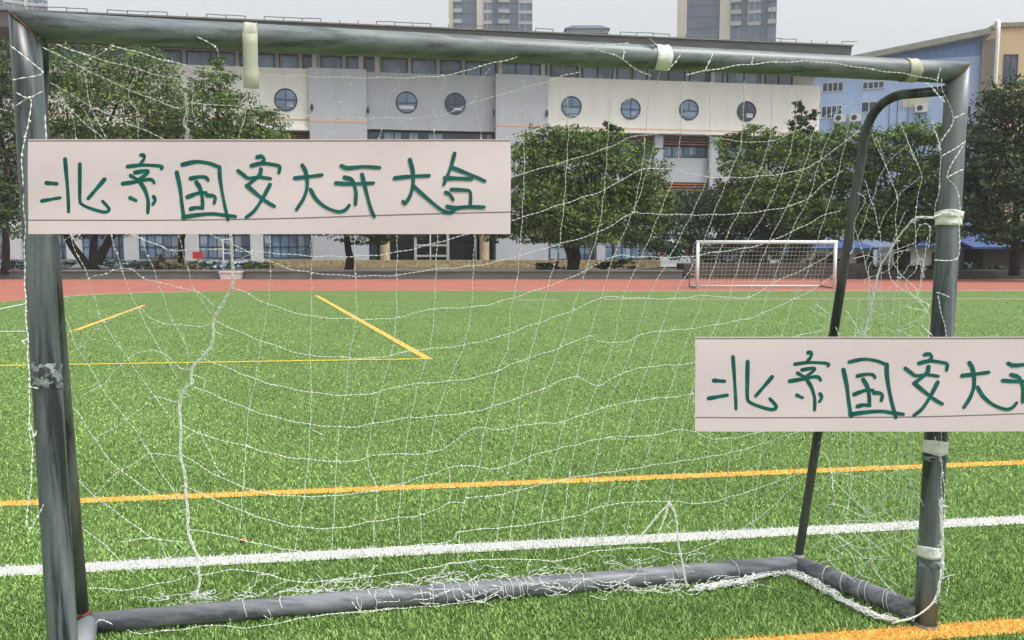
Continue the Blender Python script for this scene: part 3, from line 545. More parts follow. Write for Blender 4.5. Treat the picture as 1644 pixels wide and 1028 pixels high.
# ================================================================== its net
def parse(txt):
    o = []
    for l in txt.strip().split('\n'):
        m, *p = l.split(); o.append((m, [np.array([float(v)/1000 for v in s.split(',')]) for s in p]))
    return o
M_cord = mat('white_net_cord', srgb(226, 230, 226), rough=.7, var=.06, scale=40)
M_cord2 = mat('white_rope', srgb(236, 238, 234), rough=.75, var=.06, scale=60, bump=.4)
net = thing('goal_net', 'torn white knotted net hanging slack from the near grey goal frame', 'goal net', tuple((Lb+Rb)/2+[0,0,0]))
groups = dict(B=MB(), S=MB(), P=MB(), G=MB())
nrm = dict(B='B', S='S', P='P', Q='P', C='P', G='G', K='G')
for mode, pts in parse(NET):
    g = groups[nrm[mode]] if nrm[mode] != 'P' else MB()
    c = catmull(pts, .0085); rr = []
    ph = random.random()*6
    c2 = []
    for i, p in enumerate(c):
        wv = .0016; c2.append(p+np.array([sin(i*.55+ph), cos(i*.37+ph), sin(i*.47+2*ph)])*wv)
        rr.append((.0020 if (i//1) % 2 else .0003)*(1.0 if mode in 'BS' else 1.1))
    g.tube(c2, .002, 4, False, rr)
    for p in pts[1:-1]:                                     # knots
        if random.random() < .75: g.lathe(p, [(.001,-.003),(.0036,-.001),(.0036,.0015),(.001,.0032)], 5, (random.random(), random.random(), random.random()+.1))
    if nrm[mode] == 'P': g.build('post_lashing', M_cord, net, False)
groups['B'].build('back_netting', M_cord, net, False)
for k in range(22):                                         # slack loops of the torn side panel
    s = random.uniform(.08, .92); z = random.uniform(.25, 1.75); sp = (BR-Rb)*[1, 1, 0]; pts = [Rb+sp*s+[0, 0, z]]
    for j in range(random.randint(4, 7)):
        s = min(max(s+random.gauss(0, .16), .05), .96); z = max(z-random.uniform(.02, .11), .05)
        pts.append(Rb+sp*s+nS*random.gauss(0, .02)+[0, 0, z])
    c = catmull(pts, .0085); groups['S'].tube(c, .002, 4, False, [(.0020 if i % 2 else .0004) for i in range(len(c))])
groups['S'].build('side_netting', M_cord, net, False)
# heaps of slack net along the ground bar
gm = groups['G']
def heap(s0, s1, front, n, spread=.03, zb=.02, L=.16):
    for _ in range(n):
        s = random.uniform(s0, s1); p = BL+(BR-BL)*s; nb = np.array([-bd[1], bd[0], 0])
        p = p+nb*(front+random.gauss(0, spread)); p[2] = zb+abs(random.gauss(0, .02))
        pts = [p]; a = random.uniform(-.7, .7)+(pi if random.random() < .5 else 0)
        for k in range(random.randint(4, 8)):
            a += random.gauss(0, .9); st = L*.22*random.uniform(.6, 1.3)
            q_ = pts[-1]+bd*cos(a)*st+nb*sin(a)*st*.5+[0, 0, random.gauss(0, .012)]
            q_[2] = min(max(q_[2], .014), zb+.07); pts.append(q_)
        c = catmull(pts, .009); gm.tube(c, .0016, 4, False, [(.0016 if i % 2 else .0004) for i in range(len(c))])
heap(.08, .24, .055, 16, .015, .05); heap(.24, .48, .055, 34, .02, .055); heap(.42, .62, .05, 18, .015, .06)
heap(.38, .56, -.058, 14, .012, .03); heap(.62, .90, .06, 22, .03, .04); heap(.58, .72, -.05, 14, .01, .03); heap(.68, .88, -.075, 26, .02, .014)
heap(.02, .9, .10, 34, .05, .016)
def wrap(s, turns=1.0, dr=.006):
    p = BL+(BR-BL)*s; nb = np.array([-bd[1], bd[0], 0]); pts = []
    a0 = random.uniform(0, 6)
    for k in range(26):
        an = a0+k/25*2*pi*turns; pts.append(p+bd*(k/25*dr*turns+random.gauss(0, .002))+(R_B+.003)*(cos(an)*nb+sin(an)*zz))
    gm.tube(pts, .0012, 4, False)
for _ in range(20): wrap(random.choice((random.uniform(.42, .66), random.uniform(.44, .58), random.uniform(.1, .9))), 1.0, random.uniform(.01, .06))
def wrapside(s, dr):
    p = Rb*[1,1,0]+[0,0,.037]+(BR-Rb)*[1,1,0]*s; nb = np.array([-sR[1], sR[0], 0]); a0 = random.uniform(0, 6)
    gm.tube([p+sR*k/20*dr+(R_B+.003)*(cos(a0+k/20*5)*nb+sin(a0+k/20*5)*zz) for k in range(21)], .0012, 4, False)
gm.build('slack_netting', M_cord, net, False); gm = MB()
for s in (.15, .22, .35, .42, .55, .72): wrapside(s, random.uniform(.02, .06))
gm.build('slack_netting', M_cord, net, False)
# gathered, twisted cords
gmr = MB()
for mode, pts in parse(CORD):
    c = catmull(pts, .012); thick = mode == 'G' or (mode == 'P' and len(pts) > 4); cm = MB()
    if mode == 'B' and len(pts) > 8: c = catmull([p+np.array([random.gauss(0, .004), 0, 0]) for p in catmull(pts, .05)], .011)
    for k in range(5 if thick else 3):
        r0 = .0055 if thick else .0032; ph = k*2*pi/(5 if thick else 3)+random.random()
        cc = []
        for i, p in enumerate(c):
            rj = r0*(.75+.6*random.random()); cc.append(p+np.array([cos(i*.8+ph)*rj, cos(i*.8+ph+1)*rj, sin(i*.8+ph)*rj+(.004 if mode == 'G' else 0)]))
        (gmr if mode == 'G' else cm).tube(cc, .0024, 5, False, [.0022 if i % 2 else .0011 for i in range(len(cc))])
    for p in c[::7]:
        if random.random() < .75 and len(pts) > 3:            # frayed ends
            e_ = [p]; 
            for _ in range(3): e_.append(e_[-1]+np.array([random.gauss(0, .018), random.gauss(0, .008), random.gauss(-.002, .013)]))
            (gmr if mode == 'G' else cm).tube(e_, .001, 4, False)
    if cm.n: cm.build('gathered_cord', M_cord2, net, False)
# thick tangled hem along the side bar
hem = [ground(x, y, .018) for x, y in ((1120, 948), (1180, 938), (1228, 925), (1262, 921), (1292, 930), (1322, 948), (1348, 963), (1372, 976), (1402, 989), (1437, 1001))]
hem = catmull(hem, .012)
for k in range(13):
    cc = []; ph = random.random()*6; fz = random.uniform(.35, .9)
    for i, p in enumerate(hem):
        rj = .019; cc.append(p+np.array([sin(i*fz+ph)*rj+random.gauss(0, .003), cos(i*fz*.8+ph)*rj+random.gauss(0, .003), abs(sin(i*fz*.7+ph))*.016+random.gauss(0, .002)]))
    gmr.tube(cc, .002, 5, False, [.0018 if i % 2 else .0005 for i in range(len(cc))])
gmr.build('net_hem', M_cord2, net, False)

# ================================================================== paper banners hung on the front of the goal
GL = [ # strokes of the eight characters, read off the paper (0..775 x 0..152)
 # each character: list of strokes, stroke = (width, points)
]
def Z(s, ox=0, oy=0):
    return [((float(a)+ox)/3.807, (float(b)+oy)/3.807) for a, b in (q_.split(',') for q_ in s.split())]
CH = {
 'bei': (0, ['285,320 350,325', '255,430 310,420 368,410', '400,175 405,240 410,300 418,420 420,495', '490,205 489,320 490,430 505,452 540,470 620,495 655,495 668,480 650,455 628,432', '640,298 600,345 540,415']),
 'jing': (0, ['862,150 880,150 880,172 860,200', '780,220 870,210 970,215 992,222 985,233', '825,256 870,248 905,247 890,268 840,305', '798,275 845,302', '750,324 830,312 900,298 930,302 940,318', '858,318 885,362 903,420 905,460 903,500', '795,410 830,426', '938,403 948,425 933,450']),
 'guo': (0, ['1080,255 1100,350 1112,450 1125,540', '1115,207 1200,190 1280,200 1342,224', '1342,222 1346,300 1368,430 1395,545', '1120,528 1200,516 1300,508 1380,518 1440,525', '1165,292 1220,282 1258,285 1272,302', '1145,405 1210,382 1260,380', '1200,315 1222,350 1236,410 1238,470', '1165,478 1200,470 1240,473', '1265,395 1305,398 1316,412 1310,442']),
 'an': (1523, ['50,162 80,158 92,180 72,200', '15,214 80,200 150,208 186,220 183,256', '-68,245 -35,270 -5,290 60,284 132,293', '72,236 66,268 30,302 -14,336', '-14,336 60,398 110,436 155,462', '128,330 80,420 30,492 -18,530']),
 'da': (1523, ['325,212 346,252 355,335 335,410 290,482', '280,290 360,281 445,270', '375,360 410,418 470,468 545,495 588,483 612,456']),
 'kai': (1523, ['565,215 600,228 700,220 798,226', '530,320 620,325 760,320', '583,285 628,303 652,370 650,450', '690,268 715,370 742,470 765,525']),
 'da2': (1523, ['983,178 1000,250 1001,330 982,400 952,446 940,432', '890,290 980,280 1100,275', '1000,335 1060,390 1130,450 1190,493 1232,500 1268,475']),
 'he': (1523, ['1255,140 1236,210 1212,275 1188,330', '1240,226 1340,265 1440,308', '1195,290 1270,292 1360,295', '1200,378 1225,390 1246,424', '1235,360 1290,362 1344,368 1353,400 1351,460', '1210,465 1260,473 1330,466 1435,468']),
}
M_paper = mat('pinkish_paper', srgb(205, 191, 194), rough=.85, var=.03, scale=2.2, detail=3)
M_rule = mat('grey_printed_rule', srgb(118, 104, 106), rough=.8, var=.1)
M_ink = mat('green_marker_ink', srgb(2, 84, 78), rough=.5, var=.28, scale=35, spec=.3)
def banner(px0, py0, label):
    P0 = Lb-gn*(R_P+.052); n = gn
    mid = on_plane(px0+388, py0+152, P0, n)
    root = thing('paper_banner', label, 'banner', tuple(mid), 0, 'handwritten paper banners on the near goal')
    def pt(x, y, off=0):
        p = on_plane(px0+x, py0+y, P0, n)
        return p-gn*(off+.0018*sin(x*.021)+.0007*sin(x*.047+y*.03)+.0012*sin(y*.04+x*.006))
    m = MB(); nx, ny = 120, 14
    V = [pt(775*i/nx, 152*j/ny) for j in range(ny+1) for i in range(nx+1)]
    m.add(V, [(j*(nx+1)+i, (j+1)*(nx+1)+i, (j+1)*(nx+1)+i+1, j*(nx+1)+i+1) for j in range(ny) for i in range(nx)])
    o = m.build('paper', M_paper, root, False); so = o.modifiers.new('thick', 'SOLIDIFY'); so.thickness = .0006; so.offset = -1
    lift = [0.0002]
    def ribbon(m, pts, wfun):
        P = catmull([np.array([x, y, 0]) for x, y in pts], 2.2); k = len(P); V = []; lift[0] += .00005
        for i, p in enumerate(P):
            t_ = P[min(i+1, k-1)]-P[max(i-1, 0)]; t_ /= np.linalg.norm(t_)+1e-9; nn = np.array([-t_[1], t_[0], 0]); wd = wfun(i/(k-1))
            of = lift[0]+.0001*i/k
            for s in (-1, 1): q_ = p+nn*s*wd; V.append(pt(q_[0], q_[1], of))
        m.add(V, [(2*i, 2*i+1, 2*i+3, 2*i+2) for i in range(k-1)])
        for i0, sg in ((0, -1), (k-1, 1)):                      # round pen ends
            t_ = (P[1]-P[0]) if i0 == 0 else (P[-1]-P[-2]); t_ /= np.linalg.norm(t_)+1e-9; nn = np.array([-t_[1], t_[0], 0]); wd = wfun(0 if i0 == 0 else 1)
            arc = [P[i0]+nn*wd*cos(a)+sg*t_*wd*sin(a) for a in np.linspace(0, pi, 7)]
            m.add([pt(q_[0], q_[1], lift[0]+.0001*i0/k) for q_ in arc], [tuple(range(7))])
    for ya, yb, wd in ((2.6, 2.2, 1.0), (129.6, 116.5, .9)):
        m = MB(); ribbon(m, [(1, ya), (200, ya-.2 if ya < 50 else ya+.2), (387, ya+.1 if ya < 50 else 127.6), (600, yb if ya < 50 else 121.0), (774, yb)], lambda s: wd)
        m.build('ruled_line', M_rule, root)
    for name, (ox, strokes) in CH.items():
        m = MB()
        for s in strokes:
            pts = [(x-45+0, y-14) for x, y in Z(s, ox, 0)]
            j = random.uniform(.92, 1.08)
            ribbon(m, pts, lambda s_: j*(3.25-.75*s_+.25*sin(s_*9)))
        m.build('character', M_ink, root)
    return root
banner(45, 224, 'pinkish paper banner with green handwriting tied across the left goal post')
banner(1116, 541, 'lower pinkish paper banner with green handwriting across the right goal post')

# scrap on the turf
q = MB(); c = ground(391, 869, .008)
q.tube([c+[-.016, 0, 0], c+[-.006, .004, .006], c+[.006, 0, .007], c+[.016, -.006, .001]], .008, 7, True, [.004, .010, .009, .003], flat=.6)
o = q.build('litter_scrap', mat('red_scrap', srgb(206, 120, 92), rough=.7, var=.3, scale=80), None, True)
tag(o, 'small red orange scrap lying on the turf beyond the near goal', 'litter')

# ================================================================== main school building
TH = RAD(9); fe = np.array([cos(TH), sin(TH), 0]); fn = np.array([sin(TH), -cos(TH), 0]); F0 = np.array([0, 48.0, 0])
def F(u, o, z): return F0+fe*u+fn*o+np.array([0, 0, z])          # along the facade, out towards the pitch, up
def fac(px, py, o=0.0):
    p = on_plane(px, py, F0+fn*o, fn); return float(np.dot(p-F0, fe)), float(p[2])
U = lambda px, o=0.0: fac(px, 300, o)[0]
M_cream = tile_mat('cream_wall_tiles', srgb(230, 229, 222), srgb(222, 221, 214), .24, .12)
M_grey = tile_mat('blue_grey_wall_tiles', srgb(178, 182, 189), srgb(170, 174, 181), .24, .12)
M_lgrey = mat('pale_grey_render', srgb(200, 203, 206), rough=.8, var=.10, scale=.6, bump=.1)
M_concrete = mat('grey_concrete', srgb(120, 122, 120), rough=.9, var=.16, scale=1.2, bump=.2)
M_fascia = mat('dark_roof_sheet', srgb(108, 111, 112), rough=.6, var=.12, scale=.7, stretch=(1, 1, 3))
M_frame = mat('dark_window_frame', srgb(62, 70, 84), rough=.5, var=.15)
M_white = mat('white_frame', srgb(208, 210, 208), rough=.5, var=.08)
M_pane = glass_mat('blue_grey_pane', srgb(104, 130, 156), var=.5, scale=.9)
M_paned = glass_mat('dark_pane', srgb(50, 64, 84), var=.7, scale=.7)
M_orange = mat('orange_stripe', srgb(206, 170, 148), rough=.7, var=.1)
M_slat = mat('brown_louvre_slat', srgb(170, 122, 98), rough=.6, var=.15, scale=1.5)
M_stone = mat('tan_stone_column', srgb(176, 158, 130), rough=.8, var=.22, scale=4, bump=.2)
M_blind = mat('pale_curtain', srgb(150, 164, 178), rough=.9, var=.18, scale=1.5, stretch=(5, 5, .6))
bld = thing('school_building', 'long cream and grey building with round windows behind the running track', 'building', tuple(F0), TH)
def fbox(m, u0, u1, o0, o1, z0, z1): m.box((u0, o0, z0), (u1, o1, z1), ax=F); return m
ZT = lambda px: fac(px, 0)[1]
z_wt = (fac(450, 113.5)[1]+fac(1220, 131)[1])/2                     # top of the banded wall
z_wb = fac(1100, 212)[1]                                           # its underside
uL, uR = U(-190), U(1311)
u5, u59, u79, u88 = U(500), U(591), U(795), U(878)
z_ft, z_fb = fac(1000, 60, 1.6)[1], fac(1000, 60, 1.6)[1]-1.0
# core and top storey
fbox(MB(), uL, uR, -13, -.75, 0, z_fb).build('wall', M_lgrey, bld)
fbox(MB(), uL, u5-.003, -.745, 0, fac(460, 205)[1], z_wt).build('band_wall', M_cream, bld)
fbox(MB(), u88+.003, uR+.02, -.745, 0, z_wb, z_wt).build('band_wall', M_cream, bld)
fbox(MB(), u59+.002, u79-.002, -.744, -.15, fac(690, 209)[1], z_wt-.02).build('centre_wall', M_grey, bld)
fbox(MB(), u5, u59, -.742, .3, 0, z_wt+.01).build('pilaster', M_grey, bld)
fbox(MB(), u79, u88, -.742, .3, 0, z_wt+.01).build('pilaster', M_grey, bld)
for a, b, o in ((uL, u5-.01, .02), (u88+.01, uR, .02)):
    zz0 = fac(460, 192)[1] if a == uL else fac(1000, 207)[1]
    fbox(MB(), a, b, .002, .012, zz0-.05, zz0+.05).build('orange_stripe', M_orange, bld)
    fbox(MB(), a, b, -.7, .18, (fac(460, 205)[1] if a == uL else z_wb)-.16, (fac(460, 205)[1] if a == uL else z_wb)-.003).build('cornice', M_cream, bld)
for a, b in ((u5, u59), (u79, u88)):
    zz0 = fac(840, 202, .3)[1]; fbox(MB(), a+.01, b-.01, .302, .312, zz0-.06, zz0+.06).build('orange_stripe', M_orange, bld)
# roof with fascia, upturned end and rail
m = MB(); uRr = U(1358, 1.6)
m.prism([F(uL-1, 1.7, z_ft), F(uRr, 1.7, z_ft), F(uRr-.35, 1.6, z_fb+.12), F(uRr-.9, .4, z_fb), F(uL-1, .4, z_fb)][::-1], fn*(-.001)) if False else None
prof = [(1.7, z_ft), (1.55, z_fb+.25), (.2, z_fb), (-13.2, z_fb), (-13.2, z_ft-.05)]
m.prism([F(uL-1, o, z) for o, z in prof], fe*(uRr-uL+1)).build('roof', M_fascia, bld)
fbox(MB(), uL-1, uRr+.05, 1.5, 1.8, z_ft+.002, z_ft+.08).build('roof_edge', M_concrete, bld)
rail = MB(); x = uL
while x < uRr-.3:
    h_ = .40; rail.tube([F(x, 1.2, z_ft), F(x, 1.2, z_ft+h_)], .028, 5)
    if random.random() < .62: rail.tube([F(x, 1.2, z_ft+h_), F(x+1.0, 1.2, z_ft+h_+random.uniform(-.03, .03))], .026, 5)
    x += 1.0
rail.tube([F(uL, 1.2, z_ft+.09), F(uRr-.3, 1.2, z_ft+.09)], .03, 5); rail.build('roof_rail', M_concrete, bld)
# top-storey ribbon of windows
def window(u0, u1, z0, z1, o, cols, rows, pm, fm, fw=.05, depth=.06, pale_panel=0.0):
    m = MB()
    fbox(m, u0, u1, o, o+depth, z0, z0+fw); fbox(m, u0, u1, o, o+depth, z1-fw, z1)
    for k in range(cols+1):
        x = u0+(u1-u0-fw)*k/cols; fbox(m, x, x+fw, o, o+depth-.004, z0+fw, z1-fw)
    for k in range(1, rows):
        z = z0+(z1-z0)*k/rows; fbox(m, u0+fw, u1-fw, o, o+depth-.012, z-fw*.4, z+fw*.4)
    f = m.build('window', fm, bld)
    fbox(MB(), u0+.01, u1-.01, o-.03, o+.012, z0+.01, z1-.01).build('pane', pm, f)
    if pale_panel:
        b = MB(); x = u0+fw+.02
        while x < u1-.3:
            w_ = random.uniform(.25, .6)
            if random.random() < pale_panel: fbox(MB(), x, min(x+w_, u1-fw), o+.0125, o+.0175, z0+fw+random.choice((0, .2, .4))*(z1-z0), z1-fw).build('curtain', M_blind, f)
            x += w_+.02
    return f
zt1 = z_fb-.12
wx = [-170, -100, -30, 30, 100, 160, 213, 244, 303, 387, 416, 450, 487, 516, 556, 585, 612, 660, 705, 745, 800, 880, 930, 985, 1040, 1100, 1160, 1220, 1270]
for i in range(len(wx)-1):
    a, b = U(wx[i], -.7)+.12, U(wx[i+1], -.7)-.12
    window(a, b, z_wt+.05, zt1, -.745, max(1, int((b-a)/.9)), 1, M_pane if i % 3 else M_paned, M_frame, .06, .07, .45)
for px in (509, 583, 608, 803, 871, 1140):
    u = U(px, -.5); fbox(MB(), u-.12, u+.12, -.74, -.45, z_wt+.02, zt1+.1).build('mullion_pier', M_white, bld)
# round windows
def round_window(px, py, dia, o, wallm, i):
    u, z = fac(px, py, o); r = dia/2; n = 36
    ring = MB(); V = []; prof = [(r, .0), (r, .05), (r*.93, .055), (r*.90, .02), (r*.90, .004)]
    for (rr, d) in prof: V += [F(u+rr*cos(2*pi*k/n), o+d, z+rr*sin(2*pi*k/n)) for k in range(n)]
    ring.add(V, [(a*n+k, a*n+(k+1) % n, (a+1)*n+(k+1) % n, (a+1)*n+k) for a in range(len(prof)-1) for k in range(n)])
    fbox(ring, u-.02, u+.02, o+.006, o+.03, z-r*(.9 if i in (0, 4) else .1), z+r*.9); fbox(ring, u-r*.9, u+r*.9, o+.007, o+.028, z-.02-r*.06*(i % 3), z+.03-r*.06*(i % 3))
    f = ring.build('round_window', M_frame, bld)  # frame ring coloured dark to give the shade of a recess
    MB().add([F(u+r*.905*cos(2*pi*k/n), o+.005, z+r*.905*sin(2*pi*k/n)) for k in range(n)], [tuple(range(n))]).build('pane', M_paned if i in (2, 6) else M_pane, f)
    b = MB(); fbox(b, u-r*.62*(i % 2)-.05*(i % 3), u+r*.66, o+.008, o+.012, z-r*.62, z-r*(.20+.1*(i % 3))); b.build('pale_panel', M_lgrey if i in (1, 2, 6) else M_blind, f)  # pale panel standing in for the bright reflection in the pane
for i, (px, py, o) in enumerate(((459, 160.5, 0), (653, 164.5, -.15), (731, 166.5, -.15), (917.5, 171.5, 0), (1012.5, 175, 0), (1106, 176.5, 0), (1198.5, 179, 0))):
    round_window(px, py, 1.24 if px > 600 else 1.27, o, None, i)
# small lamps on the wall
for px, py in ((501, 172), (591, 177), (793, 180), (878, 182)):
    u, z = fac(px, py, .3); MB().lathe(F(u, .34, z), [(.02, -.2), (.07, -.16), (.09, .0), (.05, .18), (.02, .2)], 10).build('wall_lamp', M_frame, bld)
# bays below the band
def slats(u0, u1, z0, z1, o, n):
    m = MB()
    for k in range(n):
        z = z0+(z1-z0)*(k+.5)/n; m.add([F(u0, o, z-.025), F(u1, o, z-.025), F(u1, o+.16, z-.045), F(u0, o+.16, z-.045), F(u0, o+.16, z+.012), F(u1, o+.16, z+.012), F(u1, o, z+.02), F(u0, o, z+.02)],
            [(0, 1, 2, 3), (3, 2, 5, 4), (4, 5, 6, 7), (0, 3, 4, 7), (1, 6, 5, 2)])
    fbox(m, u0-.01, u0, o, o+.15, z0, z1); m.build('louvre', M_slat, bld)
    fbox(MB(), u0, u1, -.747, o-.02, z0, z1).build('louvre_gap_shade', M_frame, bld)  # dark box added so the gaps between slats read as shade
zf = lambda py, px=1100, o=-.5: fac(px, py, o)[1]
pil = [878, 967, 1058, 1147, 1236, 1311]
for i in range(len(pil)-1):
    ua, ub = U(pil[i]), U(pil[i+1])
    if i: fbox(MB(), ua-.27, ua+.27, -.743, -.12, 0, z_wb-.165).build('pillar', M_grey, bld)
    a, b = ua+.3, ub-.3
    slats(a, b, zf(234), zf(221), -.6, 3)
    window(a, b, zf(253), zf(234), -.74, 4, 1, M_pane, M_frame, .06, .06, .6)
    fbox(MB(), a, b, -.748, -.45, zf(293), zf(254)).build('spandrel', M_grey, bld)
    slats(a, b, zf(307), zf(293.5), -.55, 3)
    window(a, b, zf(345), zf(307.5), -.74, 4, 2, M_paned, M_frame, .06, .06, .2)
    fbox(MB(), a, b, -.748, -.45, zf(376), zf(346)).build('spandrel', M_lgrey, bld)
    window(a, b, zf(417), zf(377), -.74, 5, 2, M_pane, M_frame, .06, .06, .75)
pil = [-180, -80, 15, 110, 203, 302, 408, 500]
for i in range(len(pil)-1):
    ua, ub = U(pil[i]), U(pil[i+1])
    if i: fbox(MB(), ua-.32, ua+.32, -.743, -.12, 0, fac(460, 205)[1]-.165).build('pillar', M_lgrey, bld)
    a, b = ua+.33, ub-(.33 if i < 6 else .01)
    slats(a, b, zf(226, 470), zf(206, 470)-.1, -.6, 5)
    window(a, b, zf(262, 470), zf(228, 470), -.74, 4, 1, M_pane, M_frame, .06, .06, .5)
    fbox(MB(), a, b, -.748, -.45, zf(300, 470), zf(263, 470)).build('spandrel', M_grey, bld)
    window(a, b, zf(336, 470), zf(301, 470), -.74, 4, 1, M_paned, M_frame, .06, .06, .3)
    fbox(MB(), a, b, -.748, -.45, zf(358, 470), zf(337, 470)).build('spandrel', M_lgrey, bld)
    window(a, b, zf(415, 350), zf(359, 350), -.74, 6, 3, M_pane, M_frame, .05, .06, .55)
# centre: glazing band, entrance
cu = lambda px, py=400, o=-.5: fac(px, py, o)[0]
window(u59+.05, u79-.05, fac(690, 262)[1], fac(690, 210.5)[1], -.45, 5, 1, M_paned, M_frame, .07, .07, .35)
fbox(MB(), u59+.02, u79-.02, -.748, -.44, fac(690, 330)[1], fac(690, 263)[1]).build('spandrel', M_grey, bld)
M_inside = mat('dark_entrance_glass', srgb(22, 26, 32), rough=.15, var=.5, scale=.6)
fbox(MB(), u59+.02, u79-.02, -.748, -.70, 0, fac(690, 331)[1]).build('entrance_glass', M_inside, bld)
for px in (600, 618, 778):
    u = cu(px, 400, .2); wd = .17 if px == 600 else .30
    if px == 600: fbox(MB(), u-wd, u+wd, -.69, -.4, 0, fac(690, 331)[1]).build('pillar', M_frame, bld)
    else: MB().lathe(F(u, .1, 0), [(.40, 0), (.40, .5), (.29, .55), (.29, 3.2), (.36, 3.3)], 4 if False else 14).build('stone_column', M_stone, bld)
m = MB(); ua, ub = cu(667), cu(719); zt = fac(690, 376, -.5)[1]+.5
for u in (ua, ub): fbox(m, u-.08, u+.08, -.62, -.40, 0, zt)
for z in (fac(690, 394, -.5)[1], fac(690, 411, -.5)[1], zt): fbox(m, ua+.081, ub-.081, -.6, -.42, z-.06, z+.06)
m.build('entrance_door', mat('grey_door_frame', srgb(160, 162, 160), rough=.5, var=.1), bld)
for px in (691, 764):
    u = cu(px); fbox(MB(), u-.035, u+.035, -.69, -.45, 0, fac(690, 331)[1]-.3).build('door_post', M_white, bld)
fbox(MB(), u59-.2, u79+.2, .31, 3.0, 0, .22).build('entrance_step', M_concrete, bld)

# ================================================================== blue building, tan building, towers
def facade(name, label, cat, P, ang, depth):
    e_ = np.array([cos(ang), sin(ang), 0]); n_ = np.array([sin(ang), -cos(ang), 0]); P = np.asarray(P, float)
    G_ = lambda u, o, z: P+e_*u+n_*o+np.array([0, 0, z])
    def fc(px, py, o=0.0):
        p = on_plane(px, py, P+n_*o, n_); return float(np.dot(p-P, e_)), float(p[2])
    return thing(name, label, cat, tuple(P), ang), G_, fc, e_, n_
b0 = at(1450, 395, 60); b0[2] = 0
bb, BF, bf, be, bn_ = facade('blue_building', 'pale blue building with a sloping roof behind the right trees', 'building', b0, RAD(-21), 10)
M_blue = tile_mat('pale_blue_render', srgb(172, 194, 230), srgb(166, 188, 224), 1.6, .8)
M_blue2 = mat('blue_cladding', srgb(128, 156, 204), rough=.6, var=.10, scale=2.5, stretch=(5, 5, .3))
M_tan = mat('tan_render', srgb(200, 178, 142), rough=.85, var=.08, scale=.5, bump=.1)
M_pipe = mat('white_downpipe', srgb(232, 234, 234), rough=.5, var=.05)
ua, za = bf(1290, 107); ub, zb = bf(1578, 56); zk0 = bf(1420, 100)[1]; zk1 = bf(1575, 87)[1]
def bprism(pts, o0, o1, name, m, parent=None): return MB().prism([BF(u, o0, z) for u, z in pts], bn_*(o1-o0)).build(name, m, parent or bb)
zk = (zk0+zk1)/2
bprism([(ua, 0), (ub, 0), (ub, zk), (ua, min(zk, za))], -9, 0, 'wall', M_blue)
bprism([(ua, min(zk, za)+.003), (ub, zk+.003), (ub, zb), (ua+.02, za+.01)], -9, -.02, 'gable_cladding', M_blue2)
uc0, zc0 = bf(1340, 95, .8); uc1, zc1 = bf(1592, 44, .8)
bprism([(uc0-3, zc0-3*(zc1-zc0)/(uc1-uc0)), (uc1, zc1), (uc1, zc1-.42), (uc0-3, zc0-.42-3*(zc1-zc0)/(uc1-uc0))], -9.5, .8, 'roof', mat('grey_roof_slab', srgb(150, 150, 142), rough=.8, var=.2, scale=2))
uc = bf(1573, 150, .35)[0]; ue = bf(1594, 150, .35)[0]
MB().prism([BF(uc, .35, 0), BF(ue, .35, 0), BF(ue, .35, zc1-.7), BF(uc, .35, zc1-.75)], bn_*-9).build('corner_pier', mat('greyish_tan_pier', srgb(140, 134, 122), rough=.85, var=.12), bb)
m = MB(); u_, _ = bf(1597, 150, .7)
m.tube([BF(u_+.1, -1.2, bf(1597, 36)[1]), BF(u_+.05, -.2, bf(1597, 33)[1]), BF(u_, .7, bf(1597, 40)[1]), BF(u_, .72, bf(1597, 60)[1]), BF(u_-.05, .72, 0)], .13, 10); m.build('downpipe', M_pipe, bb, True)
def bwin(px, py, w_, h_, cols, pm=None):
    u, z = bf(px, py); m = MB(); o = .03
    for k in range(cols+1):
        x = u-w_/2+(w_-.06)*k/cols; m.box((x, .002, z-h_/2), (x+.06, o, z+h_/2), ax=BF)
    m.box((u-w_/2, .003, z-h_/2-.06), (u+w_/2, o+.05, z-h_/2), ax=BF); m.box((u-w_/2, .003, z+h_/2), (u+w_/2, o, z+h_/2+.06), ax=BF)
    f = m.build('window', M_white, bb); MB().box((u-w_/2+.01, -.02, z-h_/2+.01), (u+w_/2-.01, .012, z+h_/2-.01), ax=BF).build('pane', pm or M_paned, f)
bwin(1337, 140, 1.5, .62, 4); bwin(1335, 180, 1.5, .85, 4); bwin(1402, 137, 1.5, .45, 4); bwin(1395, 172, 1.1, .7, 2); bwin(1545, 180, 1.2, .8, 3)
u, z = bf(1470, 161); m = MB(); m.box((u-.9, .002, z-.52), (u+.9, .05, z+.52), ax=BF)
for k in range(8): m.box((u-.86+k*.22, .051, z-.48), (u-.72+k*.22, .075, z+.48), ax=BF)
m.build('vent_grille', mat('beige_vent', srgb(200, 200, 186), rough=.6, var=.08), bb)
def ac_unit(px, py, label):
    u, z = bf(px, py); c = BF(u, .3, z-.3); r_ = thing('air_conditioner', label, 'air conditioner', tuple(c), RAD(-21), 'air conditioners on the blue building')
    m = MB(); m.box((u-.42, .08, z-.3), (u+.42, .44, z+.3), ax=BF); m.build('casing', M_white, r_)
    V = [BF(u-.1+.2*cos(2*pi*k/20), .446, z+.2*sin(2*pi*k/20)) for k in range(20)]; MB().add(V, [tuple(range(20))]).build('fan_grille', M_frame, r_)
    m = MB()
    for s in (-.3, .3): m.box((u+s-.03, .0, z-.36), (u+s+.03, .42, z-.301), ax=BF)
    m.build('bracket', M_frame, r_)
ac_unit(1373, 190, 'white air conditioner on blue wall right of the lower left window'); ac_unit(1478, 175, 'white air conditioner on blue wall below the beige vent')
ac_unit(1348, 191, 'small white air conditioner on blue wall below the lower left window')
m = MB()
for px in (1427, 1440, 1457, 1476):
    u, z = bf(px, 192); m.tube([BF(u, .04, z-1.2), BF(u, .04, z+1.6)], .02, 5)
